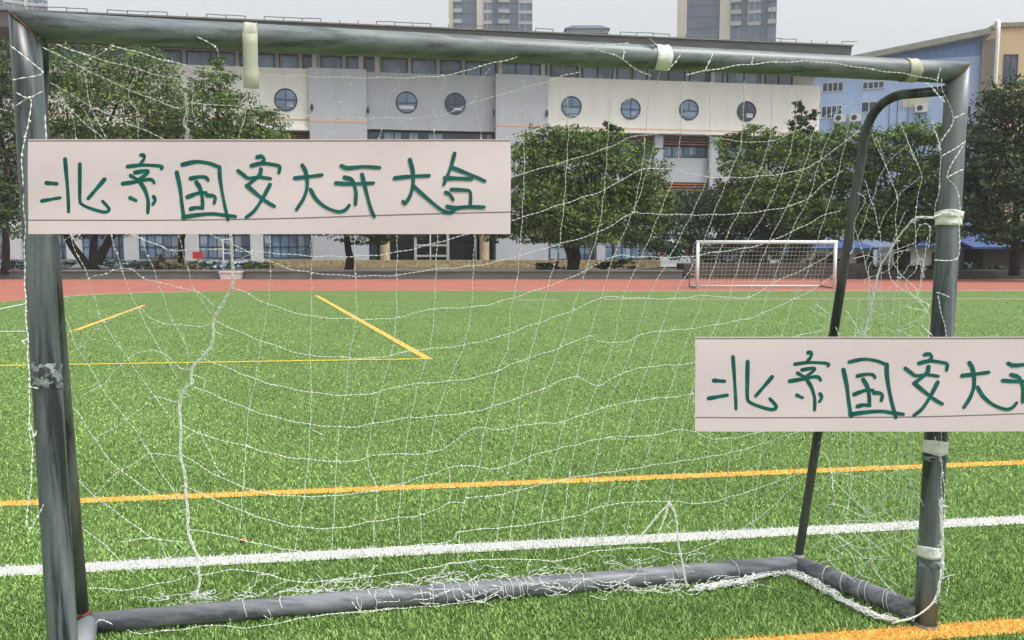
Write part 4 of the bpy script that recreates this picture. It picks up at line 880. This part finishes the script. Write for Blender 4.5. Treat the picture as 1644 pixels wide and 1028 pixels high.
m.build('wall_pipe', M_frame, bb)
for z in (bf(1500, 94)[1],):
    MB().box((ua+5, .001, z-.03), (ub-.05, .02, z+.03), ax=BF).build('wall_groove', M_blue2, bb)
# tan building
t0 = at(1640, 395, 66); t0[2] = 0
tb_, TF, tf, te, tn = facade('tan_building', 'plain tan building beyond the right edge of the blue building', 'building', t0, RAD(-6), 10)
u0, _ = tf(1592, 200); zt = tf(1625, 44)[1]
MB().box((u0, -9, 0), (u0+22, 0, zt), ax=TF).build('wall', M_tan, tb_)
MB().box((u0-.1, -9.1, zt+.003), (u0+22.1, .15, zt+.35), ax=TF).build('parapet', mat('grey_parapet', srgb(140, 132, 112), rough=.8, var=.15), tb_)
for px in (1622, 1668):
    u, z = tf(px, 112); m = MB(); m.box((u-.55, .002, z-1.2), (u+.55, .06, z-1.12), ax=TF); m.box((u-.55, .002, z+1.12), (u+.55, .06, z+1.2), ax=TF)
    for s in (-.55, -.03, .49): m.box((u+s, .003, z-1.12), (u+s+.06, .05, z+1.12), ax=TF)
    f = m.build('window', M_frame, tb_); MB().box((u-.54, -.02, z-1.11), (u+.54, .012, z+1.11), ax=TF).build('pane', M_paned, f)

M_tower = mat('pale_tower_wall', srgb(150, 154, 156), rough=.8, var=.08, scale=.2)
M_tbeige = mat('beige_tower_wall', srgb(186, 180, 164), rough=.8, var=.08, scale=.2)
M_tglass = glass_mat('tower_glass', srgb(70, 90, 112), var=.35, scale=.3)
M_tdark = mat('tower_recess', srgb(74, 88, 108), rough=.5, var=.2, scale=.4)
def tower(label, cols, Y, ang, top=98.0, depth=22):
    """cols: list of (px0, px1, kind)"""
    pc = (cols[0][0]+cols[-1][1])/2; P = at(pc, 395, Y); P[2] = 0
    r_, TF_, tf_, e_, n_ = facade('tower_block', label, 'tower', P, ang, depth)
    u0 = tf_(cols[0][0], 30)[0]; u1 = tf_(cols[-1][1], 30)[0]
    MB().box((u0, -depth, 0), (u1, -1.0, top), ax=TF_).build('wall', M_tower, r_)
    zlo = 60.0; fh = 3.0; nf = int((top-zlo)/fh)
    for a, b, k in cols:
        ua, ub = tf_(a, 30)[0]+.05, tf_(b, 30)[0]-.05
        if k == 'wall': MB().box((ua, -.998, 0), (ub, .2, top), ax=TF_).build('wall_strip', M_tbeige, r_); continue
        MB().box((ua, -.998, 0), (ub, -.3, top-1), ax=TF_).build('glass_strip', M_tdark if k == 'dark' else M_tglass, r_)
        m = MB(); g = MB()
        for i in range(nf+1):
            z = zlo+i*fh
            if k == 'balc':
                m.box((ua, -.298, z), (ub, .75, z+.25), ax=TF_); m.box((ua, .55, z+.251), (ub, .62, z+1.15), ax=TF_)
                m.box(((ua+ub)/2-.15, -.297, z+1.0), ((ua+ub)/2+.15, .1, z+2.9), ax=TF_)
            elif k == 'win':
                m.box((ua, -.298, z), (ub, .05, z+.9), ax=TF_); m.box((ua, -.297, z+.901), (ua+.25, .04, z+2.99), ax=TF_)
                m.box(((ua+ub)/2-.1, -.297, z+.901), ((ua+ub)/2+.1, .0, z+2.99), ax=TF_)
            else:
                m.box((ua, -.298, z), (ub, -.18, z+.22), ax=TF_); m.box((ua+(ub-ua)*.33, -.297, z+.221), (ua+(ub-ua)*.33+.12, -.2, z+2.99), ax=TF_); m.box((ua+(ub-ua)*.66, -.297, z+.221), (ua+(ub-ua)*.66+.12, -.2, z+2.99), ax=TF_)
        m.build('balcony_stack' if k == 'balc' else 'window_stack', M_tower if k != 'dark' else M_frame, r_)
    return r_
tower('blue grey tower block showing above the middle of the roof', [(720, 728, 'wall'), (728, 742, 'balc'), (742, 765, 'dark'), (765, 775, 'wall'), (775, 790, 'win'), (790, 800, 'dark'), (800, 818, 'balc'), (818, 832, 'dark'), (832, 855, 'win')], 240, RAD(2))
tower('beige and glass tower block showing above the right half of the roof', [(1087, 1103, 'wall'), (1103, 1155, 'dark'), (1155, 1173, 'wall'), (1173, 1190, 'balc'), (1190, 1200, 'dark'), (1200, 1222, 'win'), (1222, 1232, 'dark'), (1232, 1247, 'balc')], 220, RAD(-12.5))
tower('pale tower block peeping over the left end of the roof', [(-8, 6, 'dark'), (6, 40, 'win'), (40, 44, 'wall'), (44, 62, 'win'), (62, 78, 'balc')], 260, RAD(33), top=81.2)
# roof pavilion far behind
p0 = at(938, 395, 150); p0[2] = 0
pv, PF, pf, pe, pn = facade('roof_pavilion', 'dark far building with stacked pavilion roofs above the school roof', 'building', p0, 0.0, 8)
m = MB(); zA = pf(938, 62)[1]; m.box((-6.5, -12, 0), (6.5, 0, zA), ax=PF); m.build('wall', M_tower, pv)
def hip(u0, u1, z, h, inset, name='roof'):
    m = MB(); m.add([PF(u0, -1.6, z), PF(u1, -1.6, z), PF(u1, -12, z), PF(u0, -12, z), PF(u0+inset, -3, z+h), PF(u1-inset, -3, z+h), PF(u1-inset, -9, z+h), PF(u0+inset, -9, z+h)],
        [(0, 3, 2, 1), (4, 5, 6, 7), (0, 1, 5, 4), (1, 2, 6, 5), (2, 3, 7, 6), (3, 0, 4, 7)]); m.build(name, M_tdark, pv)
a = pf(888, 52)[0]; b = pf(992, 52)[0]; z1 = pf(938, 53)[1]; z2 = pf(938, 46)[1]; z3 = pf(938, 40)[1]
hip(a, b, z1, z2-z1-.2, 1.2); m = MB(); m.box((a+2.6, -10, z2-.3), (b-1.6, -2, z3-.2), ax=PF); m.build('upper_storey', M_tower, pv); hip(a+2.2, b-1.2, z3-.2, .9, 1.5)

# ================================================================== banks, low walls, beds between track and building
M_pwall = mat('grey_plaster_wall', srgb(104, 104, 102), rough=.9, var=.2, scale=1.0, bump=.2)
M_rubble = mat('tan_rubble', srgb(168, 152, 118), rough=.95, var=.42, scale=5, bump=1.0, bscale=6, detail=3)
M_brick = mat('dark_rough_stone', srgb(70, 66, 58), rough=.95, var=.45, scale=3.5, bump=1.0, bscale=8, detail=4)
xw = lambda px, Y: float(at(px, 430, Y)[0])
def wallbox(name, label, cat, x0, x1, y0, y1, z0, z1, m, cap=None, group=None):
    r_ = thing(name, label, cat, ((x0+x1)/2, (y0+y1)/2, z0), 0, group)
    MB().box((x0, y0, z0), (x1, y1, z1)).build('wall', m, r_)
    if cap: MB().box((x0-.03, y0-.05, z1+.003), (x1+.03, y1+.03, z1+.06)).build('coping', cap, r_)
    return r_
wallbox('planter_wall', 'long low grey planter wall along the far side of the red track', 'wall', xw(-260, 34), xw(1096, 34), 34.0, 34.35, -.02, .30, M_pwall, M_concrete)
m = MB(); m.box((xw(-260, 34), 34.36, -.02), (xw(1096, 34), 44.9, .27)); tag(m.build('planting_bed', M_soil), kind='structure')
wallbox('rubble_wall', 'tan rubble stone retaining wall below the ground floor windows', 'wall', xw(425, 41), xw(1060, 41), 41.0, 41.4, .28, .66, M_rubble)
wallbox('rubble_wall', 'pale low wall at the far left behind the flowering shrubs', 'wall', xw(-200, 41), xw(420, 41), 41.0, 41.4, .28, .62, M_lgrey)
wallbox('stone_bank', 'dark rough stone bank behind the far white goal', 'wall', xw(1099, 34), xw(1402, 34), 34.1, 35.6, -.02, .62, M_brick)  # rough stone, its dark colour also carrying the shade of the trees
wallbox('dark_kerb_wall', 'dark low kerb wall at the right edge of the track', 'wall', xw(1404, 34), xw(1720, 34), 34.2, 35.0, -.02, .34, mat('tree_shade_wall', srgb(74, 72, 70), rough=.9, var=.3, scale=2, bump=.3))  # tree shade is put into the dark wall colour
m = MB(); m.box((xw(1099, 34), 35.62, -.02), (xw(1760, 36), 44.8, .22)); tag(m.build('planting_bed', M_soil), kind='structure')
# white wall panels and blue sheds at the right
M_sheet = mat('blue_roof_sheet', srgb(42, 72, 122), rough=.5, var=.18, scale=1.5, stretch=(6, .4, 1))
M_wwall = mat('white_shed_wall', srgb(196, 198, 196), rough=.8, var=.14, scale=1.2)
def shed(px0, px1, Y, py_eave, py_ridge, label, wm, panels, dep=3.0):
    x0, x1 = xw(px0, Y), xw(px1, Y); ze = float(at(800, py_eave, Y)[2]); zr = float(at(800, py_ridge, Y+dep*.8)[2])
    r_ = thing('shed', label, 'shed', ((x0+x1)/2, Y+dep/2, .2), 0, 'blue roofed sheds beyond the track')
    MB().box((x0+.1, Y+.25, .1), (x1-.1, Y+dep, ze)).build('wall', wm, r_)
    MB().prism([(x0, Y-.1, ze+.003), (x0, Y+dep+.2, zr), (x0, Y+dep+.2, zr+.08), (x0, Y-.1, ze+.09)], (x1-x0, 0, 0)).build('roof', M_sheet, r_)
    for a, b, mm in panels: MB().box((xw(a, Y), Y+.18, .12), (xw(b, Y), Y+.246, ze-.25)).build('door', mm, r_)
M_dk = mat('dark_opening', srgb(34, 34, 36), rough=.8, var=.3)
shed(1298, 1408, 41, 401, 388, 'small blue roofed shed behind the far white goal', M_wwall, [(1312, 1342, M_dk), (1378, 1404, M_dk)])
shed(1449, 1592, 39, 397, 381, 'blue roofed white shed seen on both sides of the right goal post', M_wwall, [(1452, 1464, M_dk), (1500, 1512, M_dk)])
r_ = thing('garage', 'dark walled shed with blue roof at the right edge', 'shed', (xw(1650, 38), 39.5, .2), 0, 'blue roofed sheds beyond the track')
ze = float(at(800, 400, 37.5)[2]); zr = float(at(800, 370, 40)[2])
MB().box((xw(1580, 37.5), 37.6, .1), (xw(1760, 37.5), 40.6, ze)).build('wall', mat('dark_brown_wall', srgb(60, 54, 50), rough=.85, var=.2, stretch=(8, 8, 1)), r_)
MB().prism([(xw(1556, 37.5), 37.3, ze+.003), (xw(1556, 37.5), 40.8, zr), (xw(1556, 37.5), 40.8, zr+.1), (xw(1556, 37.5), 37.3, ze+.1)], (xw(1770, 37.5)-xw(1556, 37.5), 0, 0)).build('roof', M_sheet, r_)

# small things on the bed
c = at(318, 422, 36); c[2] = .28; s = thing('sign_box', 'small red sign box on a post beside the left trees', 'sign', tuple(c))
zc = float(at(318, 410, 36)[2]); MB().box((c[0]-.22, 35.95, zc-.16), (c[0]+.22, 36.06, zc+.16)).build('box', mat('red_paint', srgb(170, 52, 50), rough=.5, var=.15), s)
MB().tube([c, (c[0], 36.0, zc-.16)], .03, 8).build('post', M_concrete, s)
c = at(371, 446, 33.8); c[2] = -.012; s = thing('planter_box', 'white rectangular planter box in front of the grey wall', 'planter', tuple(c))
m = MB(); x0, x1 = xw(354, 33.8), xw(388, 33.8); m.prism([(x0+.05, 33.62, -.012), (x1-.05, 33.62, -.012), (x1, 33.6, .26), (x0, 33.6, .26)], (0, .33, 0)); m.build('box', M_wwall, s)
MB().box((x0-.03, 33.57, .263), (x1+.03, 33.96, .32)).build('rim', M_wwall, s)
c = at(362, 420, 36.5); c[2] = .28; s = thing('steel_stand', 'white tubular stand on the planting bed beside the red sign', 'stand', tuple(c))
zt = float(at(360, 384, 36.5)[2])
for px in (359, 372): MB().tube([(xw(px, 36.5), 36.5, .28), (xw(px, 36.5), 36.5, zt)], .035, 8).build('upright', M_white, s)
MB().tube([(xw(358, 36.5), 36.5, zt-.02), (xw(373, 36.5), 36.5, zt-.02)], .03, 8).build('rail', M_white, s); MB().tube([(xw(358, 36.5), 36.5, zt-.65), (xw(373, 36.5), 36.5, zt-.65)], .025, 8).build('rail', M_white, s)

# far goal on the track edge
def far_goal():
    a = ground(1119, 464); b = ground(1339, 464); H = float(at(1230, 389, a[1])[2]); r = .055; M_white = mat('white_goal_paint', srgb(222, 225, 224), rough=.4, var=.03); dp = np.array([0, 1.0, 0])
    g = thing('soccer_goal', 'small white soccer goal standing far off on the edge of the red track', 'soccer goal', tuple((a+b)/2))
    for p in (a, b): MB().tube([p, p+[0, 0, H]], r, 10).build('post', M_white, g, True)
    MB().tube([a+[-r, 0, H], b+[r, 0, H]], r, 10).build('crossbar', M_white, g, True)
    for p in (a, b):
        MB().tube([p+[0, 0, H], p+dp*.5+[0, 0, H-.02], p+dp*.62+[0, 0, H-.12], p+dp*1.15+[0, 0, .04]], .02, 8).build('brace', M_concrete, g, True)
        MB().tube([p+[0, 0, .04], p+dp*1.15+[0, 0, .04]], .03, 8).build('side_bar', M_concrete, g, True)
    MB().tube([a+dp*1.15+[0, 0, .04], b+dp*1.15+[0, 0, .04]], .03, 8).build('ground_bar', M_white, g, True)
    nt_ = MB(); q = lambda s, v: a+(b-a)*s+dp*(.5+.62*(1-v/H)+.06*sin(s*9))+[0, 0, v]
    n1, n2 = 34, 11
    for i in range(n1+1): nt_.tube([q(i/n1, v) for v in np.linspace(.05, H-.05, 6)]+[a+(b-a)*i/n1+[0, 0, H]], .0032, 3, False)
    for j in range(n2+1):
        v = .05+(H-.1)*j/n2; nt_.tube([a+[0,.1,v]]+[q(s, v-.05*sin(s*pi)*0) for s in np.linspace(0, 1, 12)]+[b+[0,.1,v]], .0032, 3, False)
    o = nt_.build('goal_net', M_cord); tag(o, 'fine white net stretched on the small far goal', 'goal net')
far_goal()

# white car, rear towards the pitch
def car():
    Y = 42.0; c = np.array([xw(1084, Y), Y+1.8, .22]); g = thing('parked_car', 'white parked hatchback half hidden beside the tree and the far goal', 'car', tuple(c), 0)
    M_body = mat('white_car_paint', srgb(222, 226, 230), rough=.25, var=.03, coat=.6); s = 1.0
    yr = Y; hw = .80
    prof = [(0, .30), (-.03, .62), (.02, .98), (.28, 1.42), (.9, 1.52), (2.0, 1.50), (2.75, 1.02), (3.6, .90), (3.72, .55), (3.7, .28)]
    m = MB(); V = []; zt = lambda z: hw*(1.0 if z < 1.0 else 1-.24*(z-1.0)/.5)
    for sx in (-1, 1): V += [np.array([c[0]+sx*zt(z), yr+y, .2+z]) for y, z in prof]
    k = len(prof); m.add(V, [tuple(range(k))[::-1], tuple(range(k, 2*k))]+[(i, (i+1) % k, k+(i+1) % k, k+i) for i in range(k)])
    o = m.build('body', M_body, g); bv = o.modifiers.new('bevel', 'BEVEL'); bv.width = .06; bv.segments = 2
    m = MB(); m.add([(c[0]-.62, yr+.035, 1.24), (c[0]+.62, yr+.035, 1.24), (c[0]+.52, yr+.235, 1.56), (c[0]-.52, yr+.235, 1.56)], [(0, 1, 2, 3)]); o = m.build('rear_window', M_paned, g); o.modifiers.new('t', 'SOLIDIFY').thickness = .02
    for sx in (-1, 1):
        MB().box((c[0]+sx*.68-.09, yr-.05, .92), (c[0]+sx*.68+.09, yr+.06, 1.22)).build('tail_light', mat('red_lens', srgb(170, 30, 32), rough=.2, var=.1), g)
        m = MB(); m.prism([(c[0]+sx*.785, yr+.75, 1.22), (c[0]+sx*.785, yr+2.5, 1.22), (c[0]+sx*.66, yr+2.0, 1.60), (c[0]+sx*.66, yr+.85, 1.62)], (sx*.015, 0, 0)); m.build('side_window', M_paned, g)
        for yw in (.7, 2.95):
            wh = MB().lathe((c[0]+sx*.80, yr+yw, .52), [(.2, -.1), (.30, -.09), (.30, .09), (.2, .1)], 18, (1, 0, 0)).build('wheel', mat('tyre', srgb(38, 38, 40), rough=.8), g, True)
            MB().lathe((c[0]+sx*.905, yr+yw, .52), [(.18, -.01), (.16, .012), (.03, .015)], 14, (sx, 0, 0)).build('rim', M_concrete, wh, True)
    MB().box((c[0]-.82, yr-.09, .42), (c[0]+.82, yr+.02, .68)).build('bumper', M_body, g); MB().box((c[0]-.24, yr-.1, .78), (c[0]+.24, yr-.035, .92)).build('number_plate', mat('blue_plate', srgb(60, 90, 150), rough=.5), g)
car()

# ================================================================== trees and shrubs
M_leaf = attr_mat('foliage', .55, .14, .25)
M_bark = mat('dark_bark', srgb(44, 39, 34), rough=.95, var=.35, scale=6, bump=.7, bscale=20)
def leaves(lobes, n, size, lo, hi, lit, depth=1.0, shell=.55):
    """leaf clumps scattered through the lobes: each lobe (centre, (rx, ry, rz))"""
    vol = np.array([r[0]*r[1]*r[2] for _, r in lobes])**.75; cnt = np.maximum(20, (n*vol/vol.sum()).astype(int)); Vs = []; Cs = []
    for (c, r), k in zip(lobes, cnt):
        # twigs: leaf positions cluster round random twig ends, so the outline is ragged and gaps open
        nt_ = max(8, k//26); d = RNG.normal(size=(nt_, 3)); d /= np.linalg.norm(d, axis=1)[:, None]
        rad = (shell+(1.08-shell)*RNG.random(nt_)**.8)[:, None]; tw = d*rad
        tt = .72+.5*RNG.random(nt_)
        idx = RNG.integers(0, nt_, k); p = tw[idx]+RNG.normal(size=(k, 3))*.13*np.array([1.15, 1.15, .7])
        ctr = np.asarray(c)+p*np.asarray(r)
        sz = size*(.55+.8*RNG.random(k))[:, None]
        nn = RNG.normal(size=(k, 3))*.75+p/np.linalg.norm(p, axis=1)[:, None]*.6+np.array([0, 0, .55]); nn /= np.linalg.norm(nn, axis=1)[:, None]
        a = np.cross(nn, RNG.normal(size=(k, 3))); a /= np.linalg.norm(a, axis=1)[:, None]; b = np.cross(nn, a)
        V = np.stack([ctr-a*sz, ctr-b*sz*.42-a*sz*.1, ctr+a*sz, ctr+b*sz*.42+a*sz*.1], 1); Vs.append(V)
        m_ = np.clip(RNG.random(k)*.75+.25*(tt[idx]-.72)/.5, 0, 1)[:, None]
        C = np.array(lo)*(1-m_)+np.array(hi)*m_; y_ = (RNG.random(k) < lit*tt[idx])[:, None]; C = np.where(y_, C*np.array([2.0, 1.7, 1.0]), C); Cs.append(C)  # some leaves painted brighter and yellower, as if sunlit
    return np.concatenate(Vs), np.concatenate(Cs)
def tree(name, label, cat, Y, base, lobes, n, size, lo, hi, lit=.25, trunks=(), group=None, tr=.16, zb=.25, dy=1.0, shell=.5):
    b = at(base[0], 430, Y); b[2] = zb; g = thing(name, label, cat, tuple(b), 0, group); s = Y/FPX
    L = []
    for i, l in enumerate(lobes):
        px, py, rx, ry = l[:4]; c = at(px, py, Y+(l[4] if len(l) > 4 else random.uniform(-.8, .8)*dy)); L.append((c, (rx*s, max(rx, ry)*s*.9*dy, ry*s)))
    V, C = leaves(L, n, size, lo, hi, lit, shell=shell)
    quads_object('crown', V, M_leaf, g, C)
    m = MB()
    for t_ in trunks:
        P_ = [at(x, y, Y+(k*.12 if k else 0)) for k, (x, y) in enumerate(t_)]; 
        if t_[0][1] > 424: P_[0][2] = zb-.05
        c = catmull(P_, .35); m.tube(c, tr, 9, True, [tr*(1.25-.85*i/(len(c)-1)) for i in range(len(c))])
    if L and trunks and tr > .1:
        top = at(*trunks[0][-1], Y)
        for c, r in L:                                            # limbs reaching into the lobes
            q_ = np.asarray(c)+np.array([random.gauss(0, .2), random.gauss(0, .2), 0]); mid = (top+q_)/2+np.array([random.gauss(0, .25), random.gauss(0, .25), -.1])
            cc = catmull([top, mid, q_, q_+np.array([0, 0, r[2]*.5])], .5); m.tube(cc, .05, 6, True, [tr*.5*(1-.8*i/(len(cc)-1)) for i in range(len(cc))])
    if m.n: m.build('trunk', M_bark, g, True)
    return g
LO, HI = (.014, .028, .012), (.088, .15, .046)
LO2, HI2 = (.016, .032, .013), (.125, .222, .052)
LO3, HI3 = (.018, .034, .018), (.052, .086, .038)
tree('broadleaf_tree', 'dark dusty tree at the left edge behind the left goal post', 'tree', 34, (8, 435), [(10, 110, 45, 50), (-20, 180, 60, 60), (20, 220, 45, 45), (5, 300, 50, 55), (-40, 320, 60, 60), (25, 355, 30, 25), (45, 150, 30, 40), (-40, 90, 50, 50)], 15470, .092, LO3, HI, .15, [((8, 440), (10, 400), (8, 330), (10, 250))], 'trees along the far side of the track', .14)
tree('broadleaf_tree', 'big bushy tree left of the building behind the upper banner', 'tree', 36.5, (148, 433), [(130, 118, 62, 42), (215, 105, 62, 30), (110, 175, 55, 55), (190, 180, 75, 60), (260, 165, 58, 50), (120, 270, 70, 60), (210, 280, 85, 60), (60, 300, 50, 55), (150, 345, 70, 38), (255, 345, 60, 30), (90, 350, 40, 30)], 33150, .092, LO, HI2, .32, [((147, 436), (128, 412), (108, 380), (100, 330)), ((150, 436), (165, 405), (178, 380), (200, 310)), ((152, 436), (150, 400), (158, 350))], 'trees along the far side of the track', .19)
tree('broadleaf_tree', 'pointed bushy tree beside the leftmost round window', 'tree', 38.5, (290, 433), [(357, 112, 20, 20), (350, 140, 38, 28), (330, 180, 50, 42), (385, 190, 42, 36), (425, 200, 34, 30), (300, 230, 50, 50), (380, 245, 62, 48), (430, 250, 40, 42), (330, 310, 60, 50), (400, 310, 55, 42)], 24310, .092, LO, HI2, .32, [((290, 436), (291, 405), (296, 370), (330, 300))], 'trees along the far side of the track', .13)
tree('broadleaf_tree', 'broad tree behind the banner left of the entrance', 'tree', 35.5, (559, 436), [(560, 285, 60, 34), (505, 310, 50, 40), (620, 315, 60, 42), (480, 350, 45, 28), (545, 345, 70, 32), (620, 360, 62, 26), (672, 360, 42, 22), (450, 362, 30, 20), (580, 378, 50, 14)], 17680, .092, LO, HI, .2, [((559, 440), (562, 415), (557, 385), (565, 330))], 'trees along the far side of the track', .17)
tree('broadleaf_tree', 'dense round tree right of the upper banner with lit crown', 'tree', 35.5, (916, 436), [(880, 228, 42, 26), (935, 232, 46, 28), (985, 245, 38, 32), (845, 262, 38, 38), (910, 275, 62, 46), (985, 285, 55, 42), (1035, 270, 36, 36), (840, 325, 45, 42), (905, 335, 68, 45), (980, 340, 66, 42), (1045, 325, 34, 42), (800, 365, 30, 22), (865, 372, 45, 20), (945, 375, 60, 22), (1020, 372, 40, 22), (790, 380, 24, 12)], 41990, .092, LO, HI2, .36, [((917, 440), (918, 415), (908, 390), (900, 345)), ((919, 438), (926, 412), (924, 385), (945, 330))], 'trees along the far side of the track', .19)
tree('thin_conifer', 'thin dark conifer tip rising behind the round tree', 'conifer', 43, (985, 433), [(974, 208, 10, 14), (990, 216, 12, 16), (980, 240, 16, 20)], 900, .17, LO3, HI3, .05, [((985, 436), (984, 330), (980, 200))], None, .07)
tree('leafy_hedge', 'mid green hedge between the round tree and the right trees', 'hedge', 38, (1160, 428), [(1085, 340, 42, 32), (1140, 335, 46, 34), (1200, 335, 50, 34), (1255, 345, 40, 40), (1080, 385, 45, 30), (1140, 385, 50, 36), (1205, 388, 50, 36), (1265, 390, 40, 34)], 22100, .092, (.024, .05, .022), (.08, .15, .052), .15, [((1160, 432), (1160, 380))], None, .08)
tree('broadleaf_tree', 'spreading tree right of the columns with pale green tips', 'tree', 36, (1225, 433), [(1210, 215, 34, 14), (1185, 240, 34, 24), (1240, 238, 48, 26), (1295, 235, 42, 24), (1175, 280, 30, 30), (1235, 280, 55, 34), (1300, 285, 50, 38), (1330, 255, 32, 34), (1270, 325, 60, 36), (1200, 330, 40, 30), (1325, 320, 36, 40), (1300, 365, 50, 20), (1345, 215, 24, 18)], 22100, .092, LO, HI2, .40, [((1225, 436), (1224, 400), (1230, 330))], 'trees along the far side of the track', .13)
tree('thin_conifer', 'thin dark drooping tree in front of the blue wall', 'conifer', 44, (1290, 430), [(1278, 172, 12, 10), (1298, 185, 11, 12), (1284, 200, 18, 14), (1290, 225, 20, 18)], 2210, .112, LO3, HI3, .05, [((1290, 436), (1290, 330), (1286, 160))], None, .06)
tree('broadleaf_tree', 'leafy tree between the brace and the right goal post', 'tree', 35, (1442, 433), [(1365, 225, 36, 22), (1420, 228, 42, 26), (1478, 215, 40, 22), (1515, 235, 34, 36), (1370, 275, 45, 40), (1440, 285, 55, 44), (1510, 295, 42, 46), (1390, 345, 55, 34), (1460, 350, 55, 32), (1520, 350, 34, 26), (1355, 350, 36, 30), (1320, 345, 30, 30), (1400, 372, 50, 16), (1480, 376, 60, 16), (1330, 372, 30, 16)], 33150, .092, LO3, HI2, .36, [((1443, 437), (1441, 405), (1436, 375), (1430, 330)), ((1446, 437), (1449, 400), (1455, 370), (1470, 320))], 'trees along the far side of the track', .16)
tree('broadleaf_tree', 'large dark green tree at the right edge of the view', 'tree', 32, (1625, 436), [(1625, 160, 50, 34), (1590, 205, 42, 36), (1650, 215, 60, 50), (1575, 255, 36, 42), (1630, 275, 60, 50), (1570, 315, 38, 36), (1625, 345, 62, 36), (1690, 280, 60, 60), (1690, 170, 50, 50), (1580, 355, 36, 22), (1700, 360, 50, 40), (1600, 378, 40, 16), (1650, 382, 50, 18), (1560, 300, 16, 40)], 28730, .092, LO3, (.066, .112, .05), .18, [((1628, 440), (1630, 395), (1632, 330), (1630, 260))], 'trees along the far side of the track', .17)
# flowering shrubs and small plants on the bed
def shrub(label, px, py, rx, ry, Y, lo, hi, n=900, size=.09, white=0.0, name='shrub', cat='shrub', group='low shrubs on the planting bed', zb=.25):
    b = at(px, 430, Y); b[2] = zb; g = thing(name, label, cat, tuple(b), 0, group); s = Y/FPX
    L = [(at(px+dx*rx, py+random.uniform(-.1, .2)*ry, Y+random.uniform(-.2, .2)), (rx*s*.5, .35, ry*s*.9)) for dx in (-.6, -.2, .25, .65)]
    V, C = leaves(L, n, size, lo, hi, .15, shell=.35)
    quads_object('foliage', V, M_leaf, g, C)
    if white:
        V2, C2 = leaves([(c, (r[0]*1.05, r[1]*1.1, r[2]*1.08)) for c, r in L], int(n*white), size*.75, srgb(150, 176, 206), srgb(226, 232, 236), 0, shell=.8); quads_object('blossom', V2, attr_mat('blossom', .7, .1), g, C2)
    st = MB()
    for c, r in L: st.tube([(c[0], c[1], zb-.03), (c[0]+.03, c[1], c[2])], .012, 5)
    st.build('stem', M_bark, g)
for lab, px in (('white blue flowering shrub at the far left edge behind the post', 25), ('white blue flowering shrub just left of the forked trunk', 92), ('white blue flowering shrub right of the forked trunk', 190), ('white blue flowering shrub left of the brown bush', 225), ('white blue flowering shrub behind the red sign box', 335), ('white blue flowering shrub left of the tan rubble wall', 385)):
    shrub(lab, px, 424, 26, 7, 36.8, (.03, .07, .05), (.09, .17, .12), 900, .07, .9, 'flowering_shrub', 'shrub', 'white blue flowering shrubs')
shrub('brown dry bush near the second trunk', 265, 424, 26, 16, 35.6, (.05, .05, .03), (.14, .13, .07), 1100, .08)
shrub('dry yellowish bush just right of the second trunk', 300, 430, 18, 12, 35.0, (.06, .055, .03), (.17, .15, .07), 700, .08)
shrub('bright green low bush right of the steel stand', 412, 426, 22, 6, 36.0, (.04, .09, .02), (.12, .22, .05), 800, .07)
shrub('small dark bush at the foot of the round tree', 880, 428, 24, 10, 36.4, LO3, HI3, 700, .08)
shrub('olive bush in front of the rubble wall', 985, 424, 34, 9, 37.0, LO, HI, 900, .08)
shrub('dark bush beside the white car', 1128, 420, 16, 18, 38.5, LO3, HI3, 1000, .09)
for px, lab in ((1150, 'dark shrub behind the left part of the far goal'), (1205, 'dark shrub behind the middle of the far goal'), (1262, 'dark shrub behind the right part of the far goal'), (1318, 'dark shrub behind the right post of the far goal')):
    shrub(lab, px, 428, 30, 13, 36.6, LO3, (.05, .07, .035), 1100, .09)
for px, lab in ((1372, 'dark shrub left of the brace foot'), (1420, 'dark shrub at the foot of the leafy tree'), (1480, 'dark low shrub left of the right goal post'), (1600, 'dark low shrub at the right edge')):
    shrub(lab, px, 434, 28, 9, 35.6, LO3, HI3, 700, .09)
c = at(1556, 430, 37); c[2] = .22; pl = thing('broad_leaf_plant', 'spiky plant before the white shed right of the post', 'plant', tuple(c))
q = []
for k in range(26):
    a = random.uniform(0, 2*pi); e_ = random.uniform(.3, 1.2); L_ = random.uniform(.5, 1.0); d = np.array([cos(a)*cos(e_), sin(a)*cos(e_), sin(e_)]); s_ = np.cross(d, zz); s_ /= np.linalg.norm(s_); p = np.array(c)
    q.append([p-s_*.02, p+d*L_*.5-s_*.05, p+d*L_+[0, 0, -.15], p+d*L_*.5+s_*.05])
quads_object('frond', np.array(q), M_leaf, pl, np.tile(np.array([[.03, .06, .04]]), (26, 1))); MB().tube([c, c+[0, 0, .15]], .05, 6).build('stem', M_bark, pl)

# ================================================================== thin humid air
hz = MB(); hz.box((-425, -35, -1.0), (425, 425, 112)); h = hz.build('haze', bpy.data.materials.new('haze_air'))
hm = h.data.materials[0]; hm.use_nodes = True; t = hm.node_tree; t.nodes.clear()
pv_ = t.nodes.new('ShaderNodeVolumePrincipled'); pv_.inputs['Density'].default_value = .0008; pv_.inputs['Color'].default_value = (.86, .9, .95, 1)
ou = t.nodes.new('ShaderNodeOutputMaterial'); t.links.new(pv_.outputs[0], ou.inputs['Volume'])
tag(h, 'thin pale haze in the air over the pitch', 'haze', kind='stuff')
